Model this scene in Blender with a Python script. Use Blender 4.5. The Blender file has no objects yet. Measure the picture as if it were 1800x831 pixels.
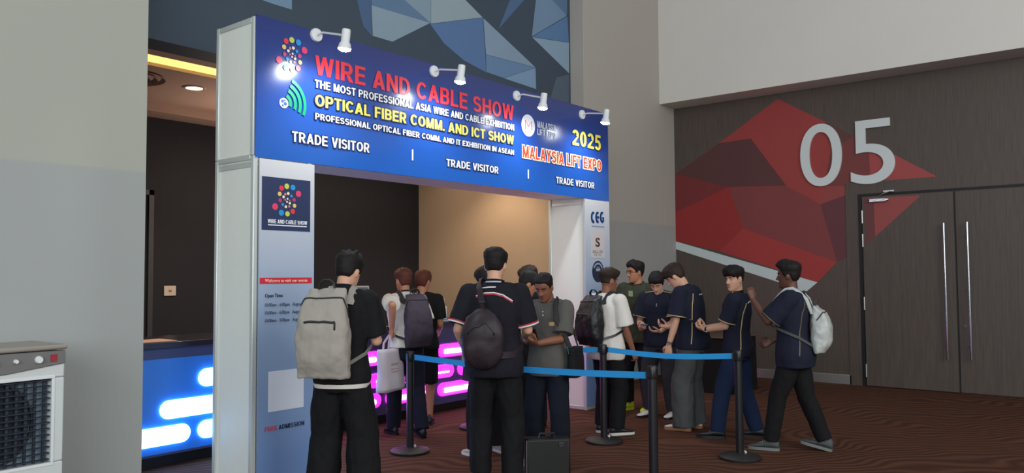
import bpy, bmesh, math, random
from mathutils import Vector, Matrix, Euler, noise
from mathutils.bvhtree import BVHTree
random.seed(7)
PI = math.pi
scene = bpy.context.scene
C = scene.collection

# ------------------------------------------------------------------ camera
FPX, TH, PIT, ROL = 1398.51, 0.680093, 0.0482504, -0.0067149
CAM = Vector((0, 0, 1.58))
cF = Vector((math.cos(TH)*math.cos(PIT), math.sin(TH)*math.cos(PIT), math.sin(PIT)))
_R = Vector((math.sin(TH), -math.cos(TH), 0)); _U = _R.cross(cF)
cR = math.cos(ROL)*_R + math.sin(ROL)*_U
cU = -math.sin(ROL)*_R + math.cos(ROL)*_U
cam_d = bpy.data.cameras.new('camera'); cam = bpy.data.objects.new('camera', cam_d); C.objects.link(cam)
M3 = Matrix((cR, cU, -cF)).transposed()
cam.matrix_world = Matrix.Translation(CAM) @ M3.to_4x4()
cam_d.sensor_fit = 'HORIZONTAL'; cam_d.sensor_width = 36; cam_d.lens = 36*FPX/1800
cam_d.clip_start = .05; cam_d.clip_end = 100
scene.camera = cam
def at(px, py, axis, val):
    d = cF*FPX + cR*(px-900) - cU*(py-415.5)
    return CAM + d*((val-CAM[axis])/d[axis])

# ------------------------------------------------------------------ light & exposure
vs = scene.view_settings
scene.display_settings.display_device = 'sRGB'
vs.view_transform = 'Standard'; vs.look = 'None'; vs.gamma = 1; vs.exposure = 0.0
vs.use_curve_mapping = False
w = bpy.data.worlds.new('world'); scene.world = w; w.use_nodes = True
bg = w.node_tree.nodes['Background']; bg.inputs[0].default_value = (.80, .90, 1.0, 1); bg.inputs[1].default_value = .40
def area(name, loc, target, sx, sy, power, col):
    l = bpy.data.lights.new(name, 'AREA'); l.shape = 'RECTANGLE'; l.size = sx; l.size_y = sy
    l.energy = power; l.color = col
    o = bpy.data.objects.new(name, l); C.objects.link(o); o.location = loc
    o.rotation_euler = (Vector(target)-Vector(loc)).to_track_quat('-Z', 'Y').to_euler()
    return o
area('window_daylight', (-5.5, -2.0, 3.6), (5, 5, 1.8), 7, 4.5, 640, (.90, .96, 1))
area('foyer_daylight', (3.5, -6.5, 5.0), (10.5, 4, 2.6), 6, 4, 520, (1, .97, .93))
area('niche_ceiling_light', (7.4, 7.9, 3.40), (7.4, 7.9, 0), 2.6, 1.6, 27, (1, .82, .66))
pl_ = bpy.data.lights.new('niche_fill', 'POINT'); pl_.energy = 34; pl_.color = (1, .80, .66); pl_.shadow_soft_size = .25  # unseen fill added behind the left column to brighten the niche ceiling
plo = bpy.data.objects.new('niche_fill', pl_); C.objects.link(plo); plo.location = at(470, 330, 1, 7.9)

# ------------------------------------------------------------------ materials
def lin(c):
    f = lambda v: v/12.92 if v <= .04045 else ((v+.055)/1.055)**2.4
    return tuple(f(v/255) for v in c) + (1,)
MATS = {}
def mat(name, col, rough=.6, metal=0, noise_amt=.08, scale=18, bump=0, bscale=200, spec=.5, sss=0, emit=None, estr=0, coat=0):
    if name in MATS: return MATS[name]
    m = bpy.data.materials.new(name); m.use_nodes = True; MATS[name] = m
    nt = m.node_tree; b = nt.nodes['Principled BSDF']
    b.inputs['Roughness'].default_value = rough; b.inputs['Metallic'].default_value = metal
    b.inputs['Specular IOR Level'].default_value = spec
    c = lin(col)
    tc = nt.nodes.new('ShaderNodeTexCoord')
    if noise_amt:
        n = nt.nodes.new('ShaderNodeTexNoise'); n.inputs['Scale'].default_value = scale; n.inputs['Detail'].default_value = 4
        nt.links.new(tc.outputs['Object'], n.inputs['Vector'])
        mr = nt.nodes.new('ShaderNodeMapRange'); mr.inputs['To Min'].default_value = 1-noise_amt; mr.inputs['To Max'].default_value = 1+noise_amt
        nt.links.new(n.outputs['Fac'], mr.inputs['Value'])
        mx = nt.nodes.new('ShaderNodeVectorMath'); mx.operation = 'SCALE'; mx.inputs[0].default_value = c[:3]
        nt.links.new(mr.outputs['Result'], mx.inputs['Scale']); nt.links.new(mx.outputs['Vector'], b.inputs['Base Color'])
    else:
        b.inputs['Base Color'].default_value = c
    if bump:
        n2 = nt.nodes.new('ShaderNodeTexNoise'); n2.inputs['Scale'].default_value = bscale; n2.inputs['Detail'].default_value = 3
        nt.links.new(tc.outputs['Object'], n2.inputs['Vector'])
        bp = nt.nodes.new('ShaderNodeBump'); bp.inputs['Strength'].default_value = bump; bp.inputs['Distance'].default_value = .004
        nt.links.new(n2.outputs['Fac'], bp.inputs['Height']); nt.links.new(bp.outputs['Normal'], b.inputs['Normal'])
    if sss:
        b.inputs['Subsurface Weight'].default_value = sss; b.inputs['Subsurface Radius'].default_value = (.012, .005, .003); b.inputs['Subsurface Scale'].default_value = 1
    if emit:
        b.inputs['Emission Color'].default_value = lin(emit); b.inputs['Emission Strength'].default_value = estr
    if coat: b.inputs['Coat Weight'].default_value = coat; b.inputs['Coat Roughness'].default_value = .08
    return m
def fabric(name, col, rough=.85, bump=.25, bscale=260, na=.12): return mat(name, col, rough, 0, na, 9, bump, bscale, .25)
def skin(name, col): return mat(name, col, .5, 0, .07, 30, .08, 300, .4, .12)

def wall_paint(name, up, low, zsplit):
    m = mat(name, up, .75, 0, .02, 3, .05, 120, .3); nt = m.node_tree; b = nt.nodes['Principled BSDF']
    g = nt.nodes.new('ShaderNodeNewGeometry'); s = nt.nodes.new('ShaderNodeSeparateXYZ'); nt.links.new(g.outputs['Position'], s.inputs[0])
    r = nt.nodes.new('ShaderNodeMapRange'); r.inputs['From Min'].default_value = zsplit-.01; r.inputs['From Max'].default_value = zsplit+.01
    nt.links.new(s.outputs['Z'], r.inputs['Value'])
    mx = nt.nodes.new('ShaderNodeMix'); mx.data_type = 'RGBA'
    mx.inputs[6].default_value = lin(low); mx.inputs[7].default_value = lin(up)
    nt.links.new(r.outputs['Result'], mx.inputs[0]); nt.links.new(mx.outputs[2], b.inputs['Base Color'])
    return m
def wood_mat():
    m = mat('dark_wood_laminate', (84, 74, 68), .45, 0, 0, spec=.35); nt = m.node_tree; b = nt.nodes['Principled BSDF']
    tc = nt.nodes.new('ShaderNodeTexCoord'); mp = nt.nodes.new('ShaderNodeMapping'); mp.inputs['Scale'].default_value = (40, 40, 1.2)
    nt.links.new(tc.outputs['Object'], mp.inputs['Vector'])
    n = nt.nodes.new('ShaderNodeTexNoise'); n.inputs['Scale'].default_value = 2.2; n.inputs['Detail'].default_value = 6
    nt.links.new(mp.outputs['Vector'], n.inputs['Vector'])
    cr = nt.nodes.new('ShaderNodeValToRGB'); cr.color_ramp.elements[0].position = .3; cr.color_ramp.elements[1].position = .75
    cr.color_ramp.elements[0].color = lin((76, 67, 61)); cr.color_ramp.elements[1].color = lin((92, 81, 74))
    nt.links.new(n.outputs['Fac'], cr.inputs[0]); nt.links.new(cr.outputs[0], b.inputs['Base Color'])
    return m
def carpet_mat():
    m = mat('brown_wave_carpet', (80, 52, 42), .95, 0, 0, spec=.1); nt = m.node_tree; b = nt.nodes['Principled BSDF']
    tc = nt.nodes.new('ShaderNodeTexCoord')
    n = nt.nodes.new('ShaderNodeTexNoise'); n.inputs['Scale'].default_value = .95; n.inputs['Detail'].default_value = 1.2; n.inputs['Roughness'].default_value = .4
    nt.links.new(tc.outputs['Object'], n.inputs['Vector'])
    sp = nt.nodes.new('ShaderNodeSeparateXYZ'); nt.links.new(tc.outputs['Object'], sp.inputs[0])
    m0 = nt.nodes.new('ShaderNodeMath'); m0.operation = 'MULTIPLY'; m0.inputs[1].default_value = 11*2*PI; nt.links.new(n.outputs['Fac'], m0.inputs[0])
    m1 = nt.nodes.new('ShaderNodeMath'); m1.operation = 'MULTIPLY_ADD'; m1.inputs[1].default_value = 6*2*PI; nt.links.new(sp.outputs['X'], m1.inputs[0]); nt.links.new(m0.outputs[0], m1.inputs[2])
    ml = nt.nodes.new('ShaderNodeMath'); ml.operation = 'MULTIPLY_ADD'; ml.inputs[1].default_value = 6*2*PI; nt.links.new(sp.outputs['Y'], ml.inputs[0]); nt.links.new(m1.outputs[0], ml.inputs[2])
    sn = nt.nodes.new('ShaderNodeMath'); sn.operation = 'SINE'; nt.links.new(ml.outputs[0], sn.inputs[0])
    f = nt.nodes.new('ShaderNodeTexNoise'); f.inputs['Scale'].default_value = 160; nt.links.new(tc.outputs['Object'], f.inputs['Vector'])
    ad = nt.nodes.new('ShaderNodeMath'); ad.operation = 'MULTIPLY_ADD'; ad.inputs[1].default_value = .9
    nt.links.new(f.outputs['Fac'], ad.inputs[0]); nt.links.new(sn.outputs[0], ad.inputs[2])
    cr = nt.nodes.new('ShaderNodeMapRange'); cr.inputs['From Min'].default_value = -.7; cr.inputs['From Max'].default_value = 1.5
    nt.links.new(ad.outputs[0], cr.inputs['Value'])
    mx = nt.nodes.new('ShaderNodeMix'); mx.data_type = 'RGBA'; mx.inputs[6].default_value = lin((70, 45, 35)); mx.inputs[7].default_value = lin((95, 62, 48))
    nt.links.new(cr.outputs['Result'], mx.inputs[0]); nt.links.new(mx.outputs[2], b.inputs['Base Color'])
    bp = nt.nodes.new('ShaderNodeBump'); bp.inputs['Strength'].default_value = .5; bp.inputs['Distance'].default_value = .006
    nt.links.new(ad.outputs[0], bp.inputs['Height']); nt.links.new(bp.outputs['Normal'], b.inputs['Normal'])
    return m
def gradient_print(name, z0, z1, c0, c1, rough, cmid=None, coat=0):
    """a printed vinyl whose ink runs from one colour to another between two heights"""
    m = mat(name, c0, rough, 0, 0, spec=.5, coat=coat); nt = m.node_tree; b = nt.nodes['Principled BSDF']
    g = nt.nodes.new('ShaderNodeTexCoord'); s = nt.nodes.new('ShaderNodeSeparateXYZ'); nt.links.new(g.outputs['Object'], s.inputs[0])
    r = nt.nodes.new('ShaderNodeMapRange'); r.inputs['From Min'].default_value = z0; r.inputs['From Max'].default_value = z1
    nt.links.new(s.outputs['Z'], r.inputs['Value'])
    cr = nt.nodes.new('ShaderNodeValToRGB'); cr.color_ramp.elements[0].color = lin(c0); cr.color_ramp.elements[1].color = lin(c1)
    if cmid: e = cr.color_ramp.elements.new(.5); e.color = lin(cmid)
    nt.links.new(r.outputs['Result'], cr.inputs[0]); nt.links.new(cr.outputs[0], b.inputs['Base Color'])
    return m

M_white = mat('white_panel', (232, 236, 228), .45, 0, .02)
M_wmetal = mat('white_metal', (225, 228, 228), .35, 0, .02)
M_black = mat('black_plastic', (22, 22, 24), .4, 0, .05)
M_blackm = mat('black_powder_coat', (24, 25, 28), .38, 0, .05, spec=.5)
M_chrome = mat('chrome', (205, 208, 212), .16, 1, .02)
M_steel = mat('brushed_steel', (200, 198, 194), .42, 1, .05)
M_wood = wood_mat()

# ------------------------------------------------------------------ mesh kit
class MB:
    def __init__(s): s.v = []; s.f = []; s.m = []; s.cur = 0
    def add(s, vs, fs):
        o = len(s.v); s.v.extend(Vector(p) for p in vs)
        for f in fs: s.f.append([o+i for i in f]); s.m.append(s.cur)
        return s
    def box(s, a, b, M=None):
        x0, y0, z0 = a; x1, y1, z1 = b
        vs = [Vector(p) for p in ((x0,y0,z0),(x1,y0,z0),(x1,y1,z0),(x0,y1,z0),(x0,y0,z1),(x1,y0,z1),(x1,y1,z1),(x0,y1,z1))]
        if M: vs = [M @ p for p in vs]
        return s.add(vs, [(0,3,2,1),(4,5,6,7),(0,1,5,4),(1,2,6,5),(2,3,7,6),(3,0,4,7)])
    def rings(s, R, cap=True, closed=True):
        n = len(R[0]); vs = [p for r in R for p in r]; fs = []
        for i in range(len(R)-1):
            for j in range(n if closed else n-1):
                k = (j+1) % n
                fs.append((i*n+j, i*n+k, (i+1)*n+k, (i+1)*n+j))
        if cap:
            fs.append(tuple(range(n))[::-1]); o = (len(R)-1)*n; fs.append(tuple(range(o, o+n)))
        return s.add(vs, fs)
    def tube(s, pts, rad, n=12, flat=None, hint=None):
        """swept tube; rad scalar or list; flat=(a,b) scales the two cross axes; hint(p) = preferred direction of the second axis"""
        pts = [Vector(p) for p in pts]; R = []
        if not hasattr(rad, '__len__'): rad = [rad]*len(pts)
        px = None
        for i, p in enumerate(pts):
            t = (pts[min(i+1, len(pts)-1)] - pts[max(i-1, 0)]).normalized()
            if hint is not None:
                y = hint(p) if callable(hint) else Vector(hint)
                x = t.cross(y)
                if x.length < 1e-5: x = t.orthogonal()
                x.normalize()
            elif px is None: x = t.orthogonal().normalized()
            else:
                x = px - t*px.dot(t); x.normalize()
            px = x; y = x.cross(t)
            a, b = flat or (1, 1)
            R.append([p + x*(rad[i]*a*math.cos(q)) + y*(rad[i]*b*math.sin(q)) for q in (2*PI*j/n for j in range(n))])
        # orientation check so that faces point outwards
        s.rings(R); return s
    def ribbon(s, pts, wid, thick, hint):
        pts = [Vector(p) for p in pts]; R = []
        for i, p in enumerate(pts):
            t = (pts[min(i+1, len(pts)-1)] - pts[max(i-1, 0)]).normalized()
            y = hint(p) if callable(hint) else Vector(hint)
            x = t.cross(y).normalized(); y = x.cross(t).normalized()
            R.append([p + x*(a*wid/2) + y*(b*thick/2) for a, b in ((-1,-1),(1,-1),(1,1),(-1,1))])
        return s.rings(R)
    def ball(s, c, r, n=14, m=9, M=None):
        c = Vector(c); r = Vector(r) if hasattr(r, '__len__') else Vector((r, r, r))
        R = []
        for i in range(1, m):
            el = -PI/2 + PI*i/m
            R.append([Vector((math.cos(el)*math.cos(q)*r.x, math.cos(el)*math.sin(q)*r.y, math.sin(el)*r.z)) for q in (2*PI*j/n for j in range(n))])
        b = [Vector((0,0,-r.z))]*1; t = [Vector((0,0,r.z))]
        vs = [p for q in R for p in q] + b + t
        if M: vs = [M @ p for p in vs]
        vs = [p + c for p in vs]
        fs = []
        for i in range(len(R)-1):
            for j in range(n): k = (j+1) % n; fs.append((i*n+j, i*n+k, (i+1)*n+k, (i+1)*n+j))
        B = len(R)*n; T = B+1
        for j in range(n):
            k = (j+1) % n; fs.append((k, j, B)); fs.append(((len(R)-1)*n+j, (len(R)-1)*n+k, T))
        return s.add(vs, fs)
    def chain(s, pts, rad, n=14, ends=True):
        """ball-jointed tapering limb"""
        pts = [Vector(p) for p in pts]
        for i, (p, r) in enumerate(zip(pts, rad)):
            if ends or 0 < i < len(pts)-1: s.ball(p, r, n, 8)
        for i in range(len(pts)-1): s.tube([pts[i], pts[i+1]], [rad[i], rad[i+1]], n)
        return s
    def prism(s, poly, O, X, Y, N, depth):
        """polygon given in plane coordinates, extruded along N"""
        O, X, Y, N = Vector(O), Vector(X), Vector(Y), Vector(N)
        a = [O + X*u + Y*v for u, v in poly]; b = [p + N*depth for p in a]; n = len(a)
        return s.add(a+b, [tuple(range(n))[::-1], tuple(range(n, 2*n))] + [(i, (i+1)%n, n+(i+1)%n, n+i) for i in range(n)])
    def lathe(s, prof, c=(0,0,0), n=40, M=None, cap=True):
        c = Vector(c); R = []
        for r, z in prof: R.append([Vector((r*math.cos(2*PI*j/n), r*math.sin(2*PI*j/n), z)) for j in range(n)])
        if M: R = [[M @ p for p in r] for r in R]
        return s.rings([[p + c for p in r] for r in R], cap)
    def mesh(s, name='mesh'):
        me = bpy.data.meshes.new(name); me.from_pydata([tuple(p) for p in s.v], [], s.f); me.update()
        bm = bmesh.new(); bm.from_mesh(me); bmesh.ops.recalc_face_normals(bm, faces=bm.faces); bm.to_mesh(me); bm.free()
        return me
    def build(s, name, mats, parent=None, smooth=False, bevel=0, loc=None, rot=None, bseg=2):
        me = s.mesh(name)
        for m in (mats if isinstance(mats, (list, tuple)) else [mats]): me.materials.append(m)
        if any(s.m) and len(s.m) == len(me.polygons):
            me.polygons.foreach_set('material_index', s.m)
        o = bpy.data.objects.new(name, me); C.objects.link(o)
        if parent: o.parent = parent
        if loc is not None: o.location = loc
        if rot is not None: o.rotation_euler = rot
        if bevel:
            bv = o.modifiers.new('bevel', 'BEVEL'); bv.width = bevel; bv.segments = bseg; bv.limit_method = 'ANGLE'; bv.angle_limit = math.radians(40)
            smooth = 40
        if smooth:
            me.polygons.foreach_set('use_smooth', [True]*len(me.polygons))
            if smooth is not True: me.set_sharp_from_angle(angle=math.radians(smooth))
        return o
def tag(o, label=None, cat=None, group=None, kind=None):
    if label: o['label'] = label
    if cat: o['category'] = cat
    if group: o['group'] = group
    if kind: o['kind'] = kind
    return o
def empty(name, loc=(0,0,0), rz=0):
    o = bpy.data.objects.new(name, None); C.objects.link(o); o.location = loc; o.rotation_euler = (0,0,rz); o.empty_display_size = .1
    return o
def struct(o): o['kind'] = 'structure'; return o
def link_mesh(name, me, mats, parent=None):
    me.materials.clear()
    for m in (mats if isinstance(mats, (list, tuple)) else [mats]): me.materials.append(m)
    o = bpy.data.objects.new(name, me); C.objects.link(o)
    if parent: o.parent = parent
    return o
def fuse(mb, voxel, smooth=2, fac=.5):
    """merge overlapping closed shells into one continuous skin"""
    me = mb.mesh('tmp'); o = bpy.data.objects.new('tmp', me); C.objects.link(o)
    r = o.modifiers.new('r', 'REMESH'); r.mode = 'VOXEL'; r.voxel_size = voxel; r.use_smooth_shade = True
    if smooth:
        sm = o.modifiers.new('s', 'SMOOTH'); sm.factor = fac; sm.iterations = smooth
    dg = bpy.context.evaluated_depsgraph_get(); dg.update()
    out = bpy.data.meshes.new_from_object(o.evaluated_get(dg), depsgraph=dg)
    bpy.data.objects.remove(o); bpy.data.meshes.remove(me)
    out.polygons.foreach_set('use_smooth', [True]*len(out.polygons))
    return out
def wrinkle(me, amp, freq, seed=0, where=None):
    off = Vector((seed*7.3, seed*3.1, seed*5.7))
    ns = [v.normal.copy() for v in me.vertices]
    for v, n in zip(me.vertices, ns):
        p = v.co; q = Vector((p.x*freq[0], p.y*freq[1], p.z*freq[2])) + off
        a = noise.noise(q) + .5*noise.noise(q*2.1)
        k = where(p) if where else 1
        v.co = p + n*(a*amp*k)
    me.update()
def text(body, name, p_left, xdir, updir, width, height, material, parent=None, bold=0, depth=.002, inv=None, shear=0, label=None, res=3):
    """lettering whose capitals stand `height` tall from the baseline point p_left and run `width` along xdir"""
    cu = bpy.data.curves.new(name, 'FONT'); cu.body = body; cu.size = 1; cu.offset = bold; cu.resolution_u = res; cu.fill_mode = 'FRONT'
    o = bpy.data.objects.new('tmp', cu); C.objects.link(o)
    dg = bpy.context.evaluated_depsgraph_get(); dg.update()
    me = bpy.data.meshes.new_from_object(o.evaluated_get(dg), depsgraph=dg); bpy.data.objects.remove(o); bpy.data.curves.remove(cu)
    xs = [v.co.x for v in me.vertices]; ys = [v.co.y for v in me.vertices]
    x0, x1 = min(xs), max(xs); y1 = max(ys); y0 = 0 if min(ys) < -.05 else min(ys)
    X, Y = Vector(xdir).normalized(), Vector(updir).normalized(); N = X.cross(Y); P = Vector(p_left)
    bm = bmesh.new(); bm.from_mesh(me)
    bmesh.ops.remove_doubles(bm, verts=bm.verts, dist=1e-5)
    g = bmesh.ops.extrude_face_region(bm, geom=bm.faces[:])
    top = {e for e in g['geom'] if isinstance(e, bmesh.types.BMVert)}
    for v in bm.verts:
        u = (v.co.x-x0)/(x1-x0)*width; t = (v.co.y-y0)/(y1-y0)*height
        v.co = P + X*(u+shear*t) + Y*t + (N*depth if v in top else Vector((0,0,0)))
        if inv: v.co = inv @ v.co
    bmesh.ops.recalc_face_normals(bm, faces=bm.faces); bm.to_mesh(me); bm.free()
    o = link_mesh(name, me, material, parent)
    if ' ' in body: words(o, [abs(c) for c in X], height*.17)
    return o

def words(o, X, gap):
    """every word of a line becomes a mesh of its own"""
    X = Vector(X).normalized(); bm = bmesh.new(); bm.from_mesh(o.data); bm.verts.ensure_lookup_table()
    seen = set(); comps = []
    for v in bm.verts:
        if v.index in seen: continue
        st = [v]; seen.add(v.index); cur = []
        while st:
            q = st.pop(); cur.append(q)
            for e in q.link_edges:
                t = e.other_vert(q)
                if t.index not in seen: seen.add(t.index); st.append(t)
        xs = [q.co.dot(X) for q in cur]; comps.append((min(xs), max(xs), [q.index for q in cur]))
    comps.sort(key=lambda c: c[0]); groups = []; end = None
    for lo, hi, idx in comps:
        if end is None or lo-end > gap: groups.append(set(idx)); end = hi
        else: groups[-1].update(idx); end = max(end, hi)
    bm.free()
    if len(groups) < 2: return o
    for g in groups[1:]+groups[:1]:
        d = o if g is groups[0] else o.copy()
        me = o.data.copy(); bm = bmesh.new(); bm.from_mesh(me); bm.verts.ensure_lookup_table()
        bmesh.ops.delete(bm, geom=[v for v in bm.verts if v.index not in g], context='VERTS'); bm.to_mesh(me); bm.free()
        if d is not o: C.objects.link(d)
        d.data = me
    return o

# ================================================================== ROOM
X05, YL, YP, YH, XN, YBK = 11.819, 5.816, 6.105, 6.327, 9.24, 9.31
ZH, ZTOP = 3.531, 7.0
carpet = carpet_mat()
struct(MB().box((-9, -9, -.1), (13.5, 10, 0)).build('floor', carpet))
pl = wall_paint('grey_wall_paint_left', (171, 172, 161), (162, 166, 163), 2.359)
pr = wall_paint('grey_wall_paint_right', (172, 166, 157), (160, 160, 156), 2.359)
struct(MB().box((-9, YL, 0), (2.867, YL+.5, ZTOP)).build('wall_left', pl))
wr = struct(MB().box((9.159, YP, 0), (13.2, 10, ZTOP)).build('wall_back_right', pr, bevel=.004))
band = MB().box((11.331, -9, 4.296), (13.2, YP-.001, ZTOP)).build('wall_right_upper', mat('white_wall_paint', (212, 208, 199), .75, 0, .02, 3)); struct(band)
w5 = struct(MB().box((X05, -9, 0), (13.2, YP-.002, 4.294)).build('wall_right', M_wood))
# niche behind the booth
darkw = mat('charcoal_wall_paint', (30, 31, 38), .8, 0, .04, 4)
struct(MB().box((-1, YBK, 0), (9.159, YBK+.2, 4.2)).build('wall_back', darkw))
struct(MB().box((9.10, YH+.02, 0), (9.158, YBK, 4.2)).build('wall_back_side', mat('beige_wall_paint', (176, 152, 126), .75, 0, .03, 4)))
hdr = struct(MB().box((2.869, YH, ZH), (9.158, YH+.3, ZTOP)).build('wall_header', mat('slate_wall_paint', (58, 72, 86), .7, 0, .04, 3)))
struct(MB().box((-1, YL+.502, 0), (-.8, YBK, 4.2)).build('wall_back_left', darkw))
ceil = mat('brown_ceiling_paint', (196, 164, 146), .8, 0, .03, 4)
cl = MB(); cl.box((-1, YH+.301, 3.545), (9.09, 6.84, 3.70)); cl.box((-1, 7.19, 3.545), (9.09, 8.55, 3.70)); cl.box((-1, 8.55, 3.60), (9.09, YBK, 3.75)); cl.box((-1, 6.84, 3.66), (9.09, 7.19, 3.75))
struct(cl.build('ceiling', ceil))
struct(MB().box((-1, 8.95, 3.50), (9.09, YBK-.001, 3.599)).build('trim_1', mat('bulkhead_paint', (176, 148, 132), .8)))
# door frame standing out faintly on the dark wall
tf = MB()
for a, b in (((3.72,YBK-.03,0),(3.80,YBK-.001,2.62)), ((4.62,YBK-.03,0),(4.68,YBK-.001,2.62)), ((3.72,YBK-.03,2.56),(4.68,YBK-.001,2.62))): tf.box(a, b)
df = tf.build('door_2', mat('charcoal_trim', (62, 62, 66), .6)); struct(df)
# cove light strip
cv = MB().box((-.9, 6.845, 3.575), (9.0, 7.185, 3.60)).build('cove_light', mat('cove_glow', (255, 236, 150), .5, 0, 0, emit=(255, 226, 130), estr=1.25))
tag(cv, 'long yellow cove light recessed in the ceiling behind the pillar', 'light')
def downlight(x, y, lab):
    t = empty('downlight', (x, y, 3.545))
    MB().lathe([(.085,-.012),(.11,-.014),(.115,-.004),(.115,.0),(.08,.0),(.085,-.012)], cap=False).build('trim_ring', mat('downlight_ring', (210, 190, 170), .4), t, smooth=40)
    MB().lathe([(.083,-.006),(.083,-.002)]).build('lens', mat('downlight_lens', (255, 245, 225), .4, 0, 0, emit=(255, 240, 205), estr=6), t)
    l = bpy.data.lights.new('downlight_lamp', 'SPOT'); l.energy = 90; l.spot_size = 2.0; l.spot_blend = .6; l.color = (1, .8, .6); l.shadow_soft_size = .08
    lo = bpy.data.objects.new('downlight_lamp', l); C.objects.link(lo); lo.parent = t; lo.location = (0, 0, -.05)
    tag(t, lab, 'light', 'ceiling downlights')
downlight(4.29, 7.70, 'small round downlight glowing in the brown ceiling under the cove light')
downlight(8.35, 7.35, 'round downlight in the niche ceiling near the beige side wall')
# round ceiling air diffuser
dz = MB()
for r in (.10, .17, .24, .31): dz.lathe([(r,-.004),(r+.035,-.02),(r+.04,-.016),(r+.012,.0),(r,-.004)], (3.62, 7.75, 3.545), 48, cap=False)
tag(dz.build('air_diffuser', mat('diffuser_paint', (140, 114, 100), .6), smooth=40), 'round ringed air diffuser in the brown ceiling beside the downlight', 'vent')

def poly_wall(parent_name, polys, axis, val, off, parent, thick=.003):
    """painted facets: thin polygons lying on a wall plane"""
    mb = MB(); mats = []
    for k, (col, pts) in enumerate(polys):
        P = [at(px, py, axis, val) for px, py in pts]
        n = Vector((-1,0,0)) if axis == 0 else Vector((0,-1,0))
        mats.append(mat('%s_paint_%d' % (parent_name, k), col, .6, 0, .05, 5)); mb.cur = k
        d = off*.4 + .0004*(k % 5)
        a = [p + n*d for p in P]; m = len(a)
        mb.add(a, [tuple(range(m))])
    return mb.build(parent_name, mats, parent)
BLUE = [
 ((112,140,165), [(440,-40),(513,-40),(513,17),(480,7),(455,-2)]),
 ((70,96,130), [(620,-40),(651,-40),(652,9),(654,64),(638,46),(627,0)]),
 ((134,155,168), [(652.7,9.3),(756,40.4),(689.7,73.3),(655,63)]),
 ((92,120,150), [(651,-40),(690,-40),(711,0),(756,40.4),(652.7,9.3)]),
 ((128,150,165), [(690,-40),(757,-40),(757,41),(711,0)]),
 ((146,163,170), [(757.5,-40),(785,-40),(818,0),(848,30.5),(757.5,41.5)]),
 ((84,115,158), [(756,42.5),(848.5,31),(853,95),(854,127),(815,106),(780,76)]),
 ((130,152,172), [(849.5,32),(941,118.5),(854,95.5)]),
 ((100,130,165), [(854,96),(941,119),(885,137),(854.5,126.5)]),
 ((122,150,180), [(941,119.5),(942,156.5),(885,137.5)]),
 ((74,102,138), [(896,0),(930,-30),(948,-30),(876,51)]),
 ((112,138,165), [(944,-40),(930,-40),(996,28),(934.6,64),(941.8,0)]),
 ((86,114,146), [(932,-40),(997,-40),(996.5,27.5)]),
 ((84,120,160), [(935,64.8),(997,29),(999.6,74.6)]),
 ((134,158,178), [(935,65.5),(999.8,75.2),(1000,129)]),
 ((80,94,108), [(978,136),(1000,131),(1000,200),(962,190)]),
]
tag(poly_wall('blue_facet_mural', BLUE, 1, YH, .004, hdr))
RED = [
 ((150,55,53), [(1367,173.5),(1451,214),(1462,259),(1448,327),(1442,359),(1382,326),(1320,243.4),(1264,251.5)]),
 ((86,47,47), [(1264,251.5),(1320,243.4),(1382,326),(1281,328.5),(1188,305.5)]),
 ((115,40,40), [(1188,305.5),(1281,328.5),(1187.4,373.4)]),
 ((144,39,37), [(1187.4,373.4),(1281,328.5),(1306,401),(1265,441),(1187.4,423.7)]),
 ((156,49,47), [(1306,401),(1471.5,460.5),(1437,495.7),(1265,441.5)]),
 ((123,55,53), [(1281,328.5),(1382,326),(1442,359),(1471.5,460.5),(1306,401)]),
 ((96,47,52), [(1442,359),(1491.5,341),(1492.5,450.5),(1471.5,460.5)]),
 ((140,62,57), [(1448,327),(1491.4,327),(1491.5,341),(1442,359)]),
 ((115,52,50), [(1462,259),(1482,250),(1501,239),(1527,251),(1530,323.5),(1491.4,327),(1448,327)]),
 ((90,53,49), [(1451,214),(1501,239),(1482,250),(1462,259)]),
 ((158,67,65), [(1527,251),(1578,274.6),(1653.7,313.4),(1557.7,321.6),(1530,323.5)]),
 ((192,202,202), [(1187.4,423.9),(1437,496),(1418.3,511.7),(1187.4,437.4)]),
]
tag(poly_wall('red_facet_mural', RED, 0, X05, .004, w5))
# skirting of steel along the dark wall
sk = MB().box((X05-.012, 3.40, .0), (X05-.001, YP-.01, .135)).build('baseboard_right', M_steel, bevel=.003); struct(sk)
# big double door
YD0, YD1, YDM, ZD = 3.20, .82, 2.035, 2.655
d1 = struct(empty('door_1', (X05, 2.0, 0)))
inv = Matrix.Translation((-X05, -2.0, 0))
def dpart(mb, name, m, parent=d1, **k):
    for i, v in enumerate(mb.v): mb.v[i] = inv @ v
    return mb.build(name, m, parent, **k)
M_gap = mat('door_shadow_gap', (14, 13, 13), .6, 0, 0)
fr = MB(); fr.box((X05-.02, YD0, 0), (X05-.001, YD0+.05, ZD+.03)); fr.box((X05-.02, YD1-.05, 0), (X05-.001, YD1, ZD+.03)); fr.box((X05-.02, YD1, ZD), (X05-.001, YD0, ZD+.03))
dpart(fr, 'door_frame', M_gap)
ar = MB(); ar.box((X05-.012, YD0+.05, .0), (X05-.001, YD0+.22, ZD+.20)); ar.box((X05-.012, YD1-.22, ZD+.031), (X05-.001, YD0+.0499, ZD+.20))
dpart(ar, 'architrave', M_wood)
l1 = dpart(MB().box((X05-.05, YDM+.008, .012), (X05-.002, YD0-.012, ZD-.015)), 'door_leaf', M_wood, bevel=.003)
l2 = dpart(MB().box((X05-.03, YD1+.012, .012), (X05-.002, YDM-.004, ZD-.015)), 'door_leaf', M_wood, bevel=.003)
dpart(MB().box((X05-.055, YDM-.004, .012), (X05-.0305, YDM+.0075, ZD-.015)), 'astragal', M_gap)
XD = X05-.05
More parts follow.
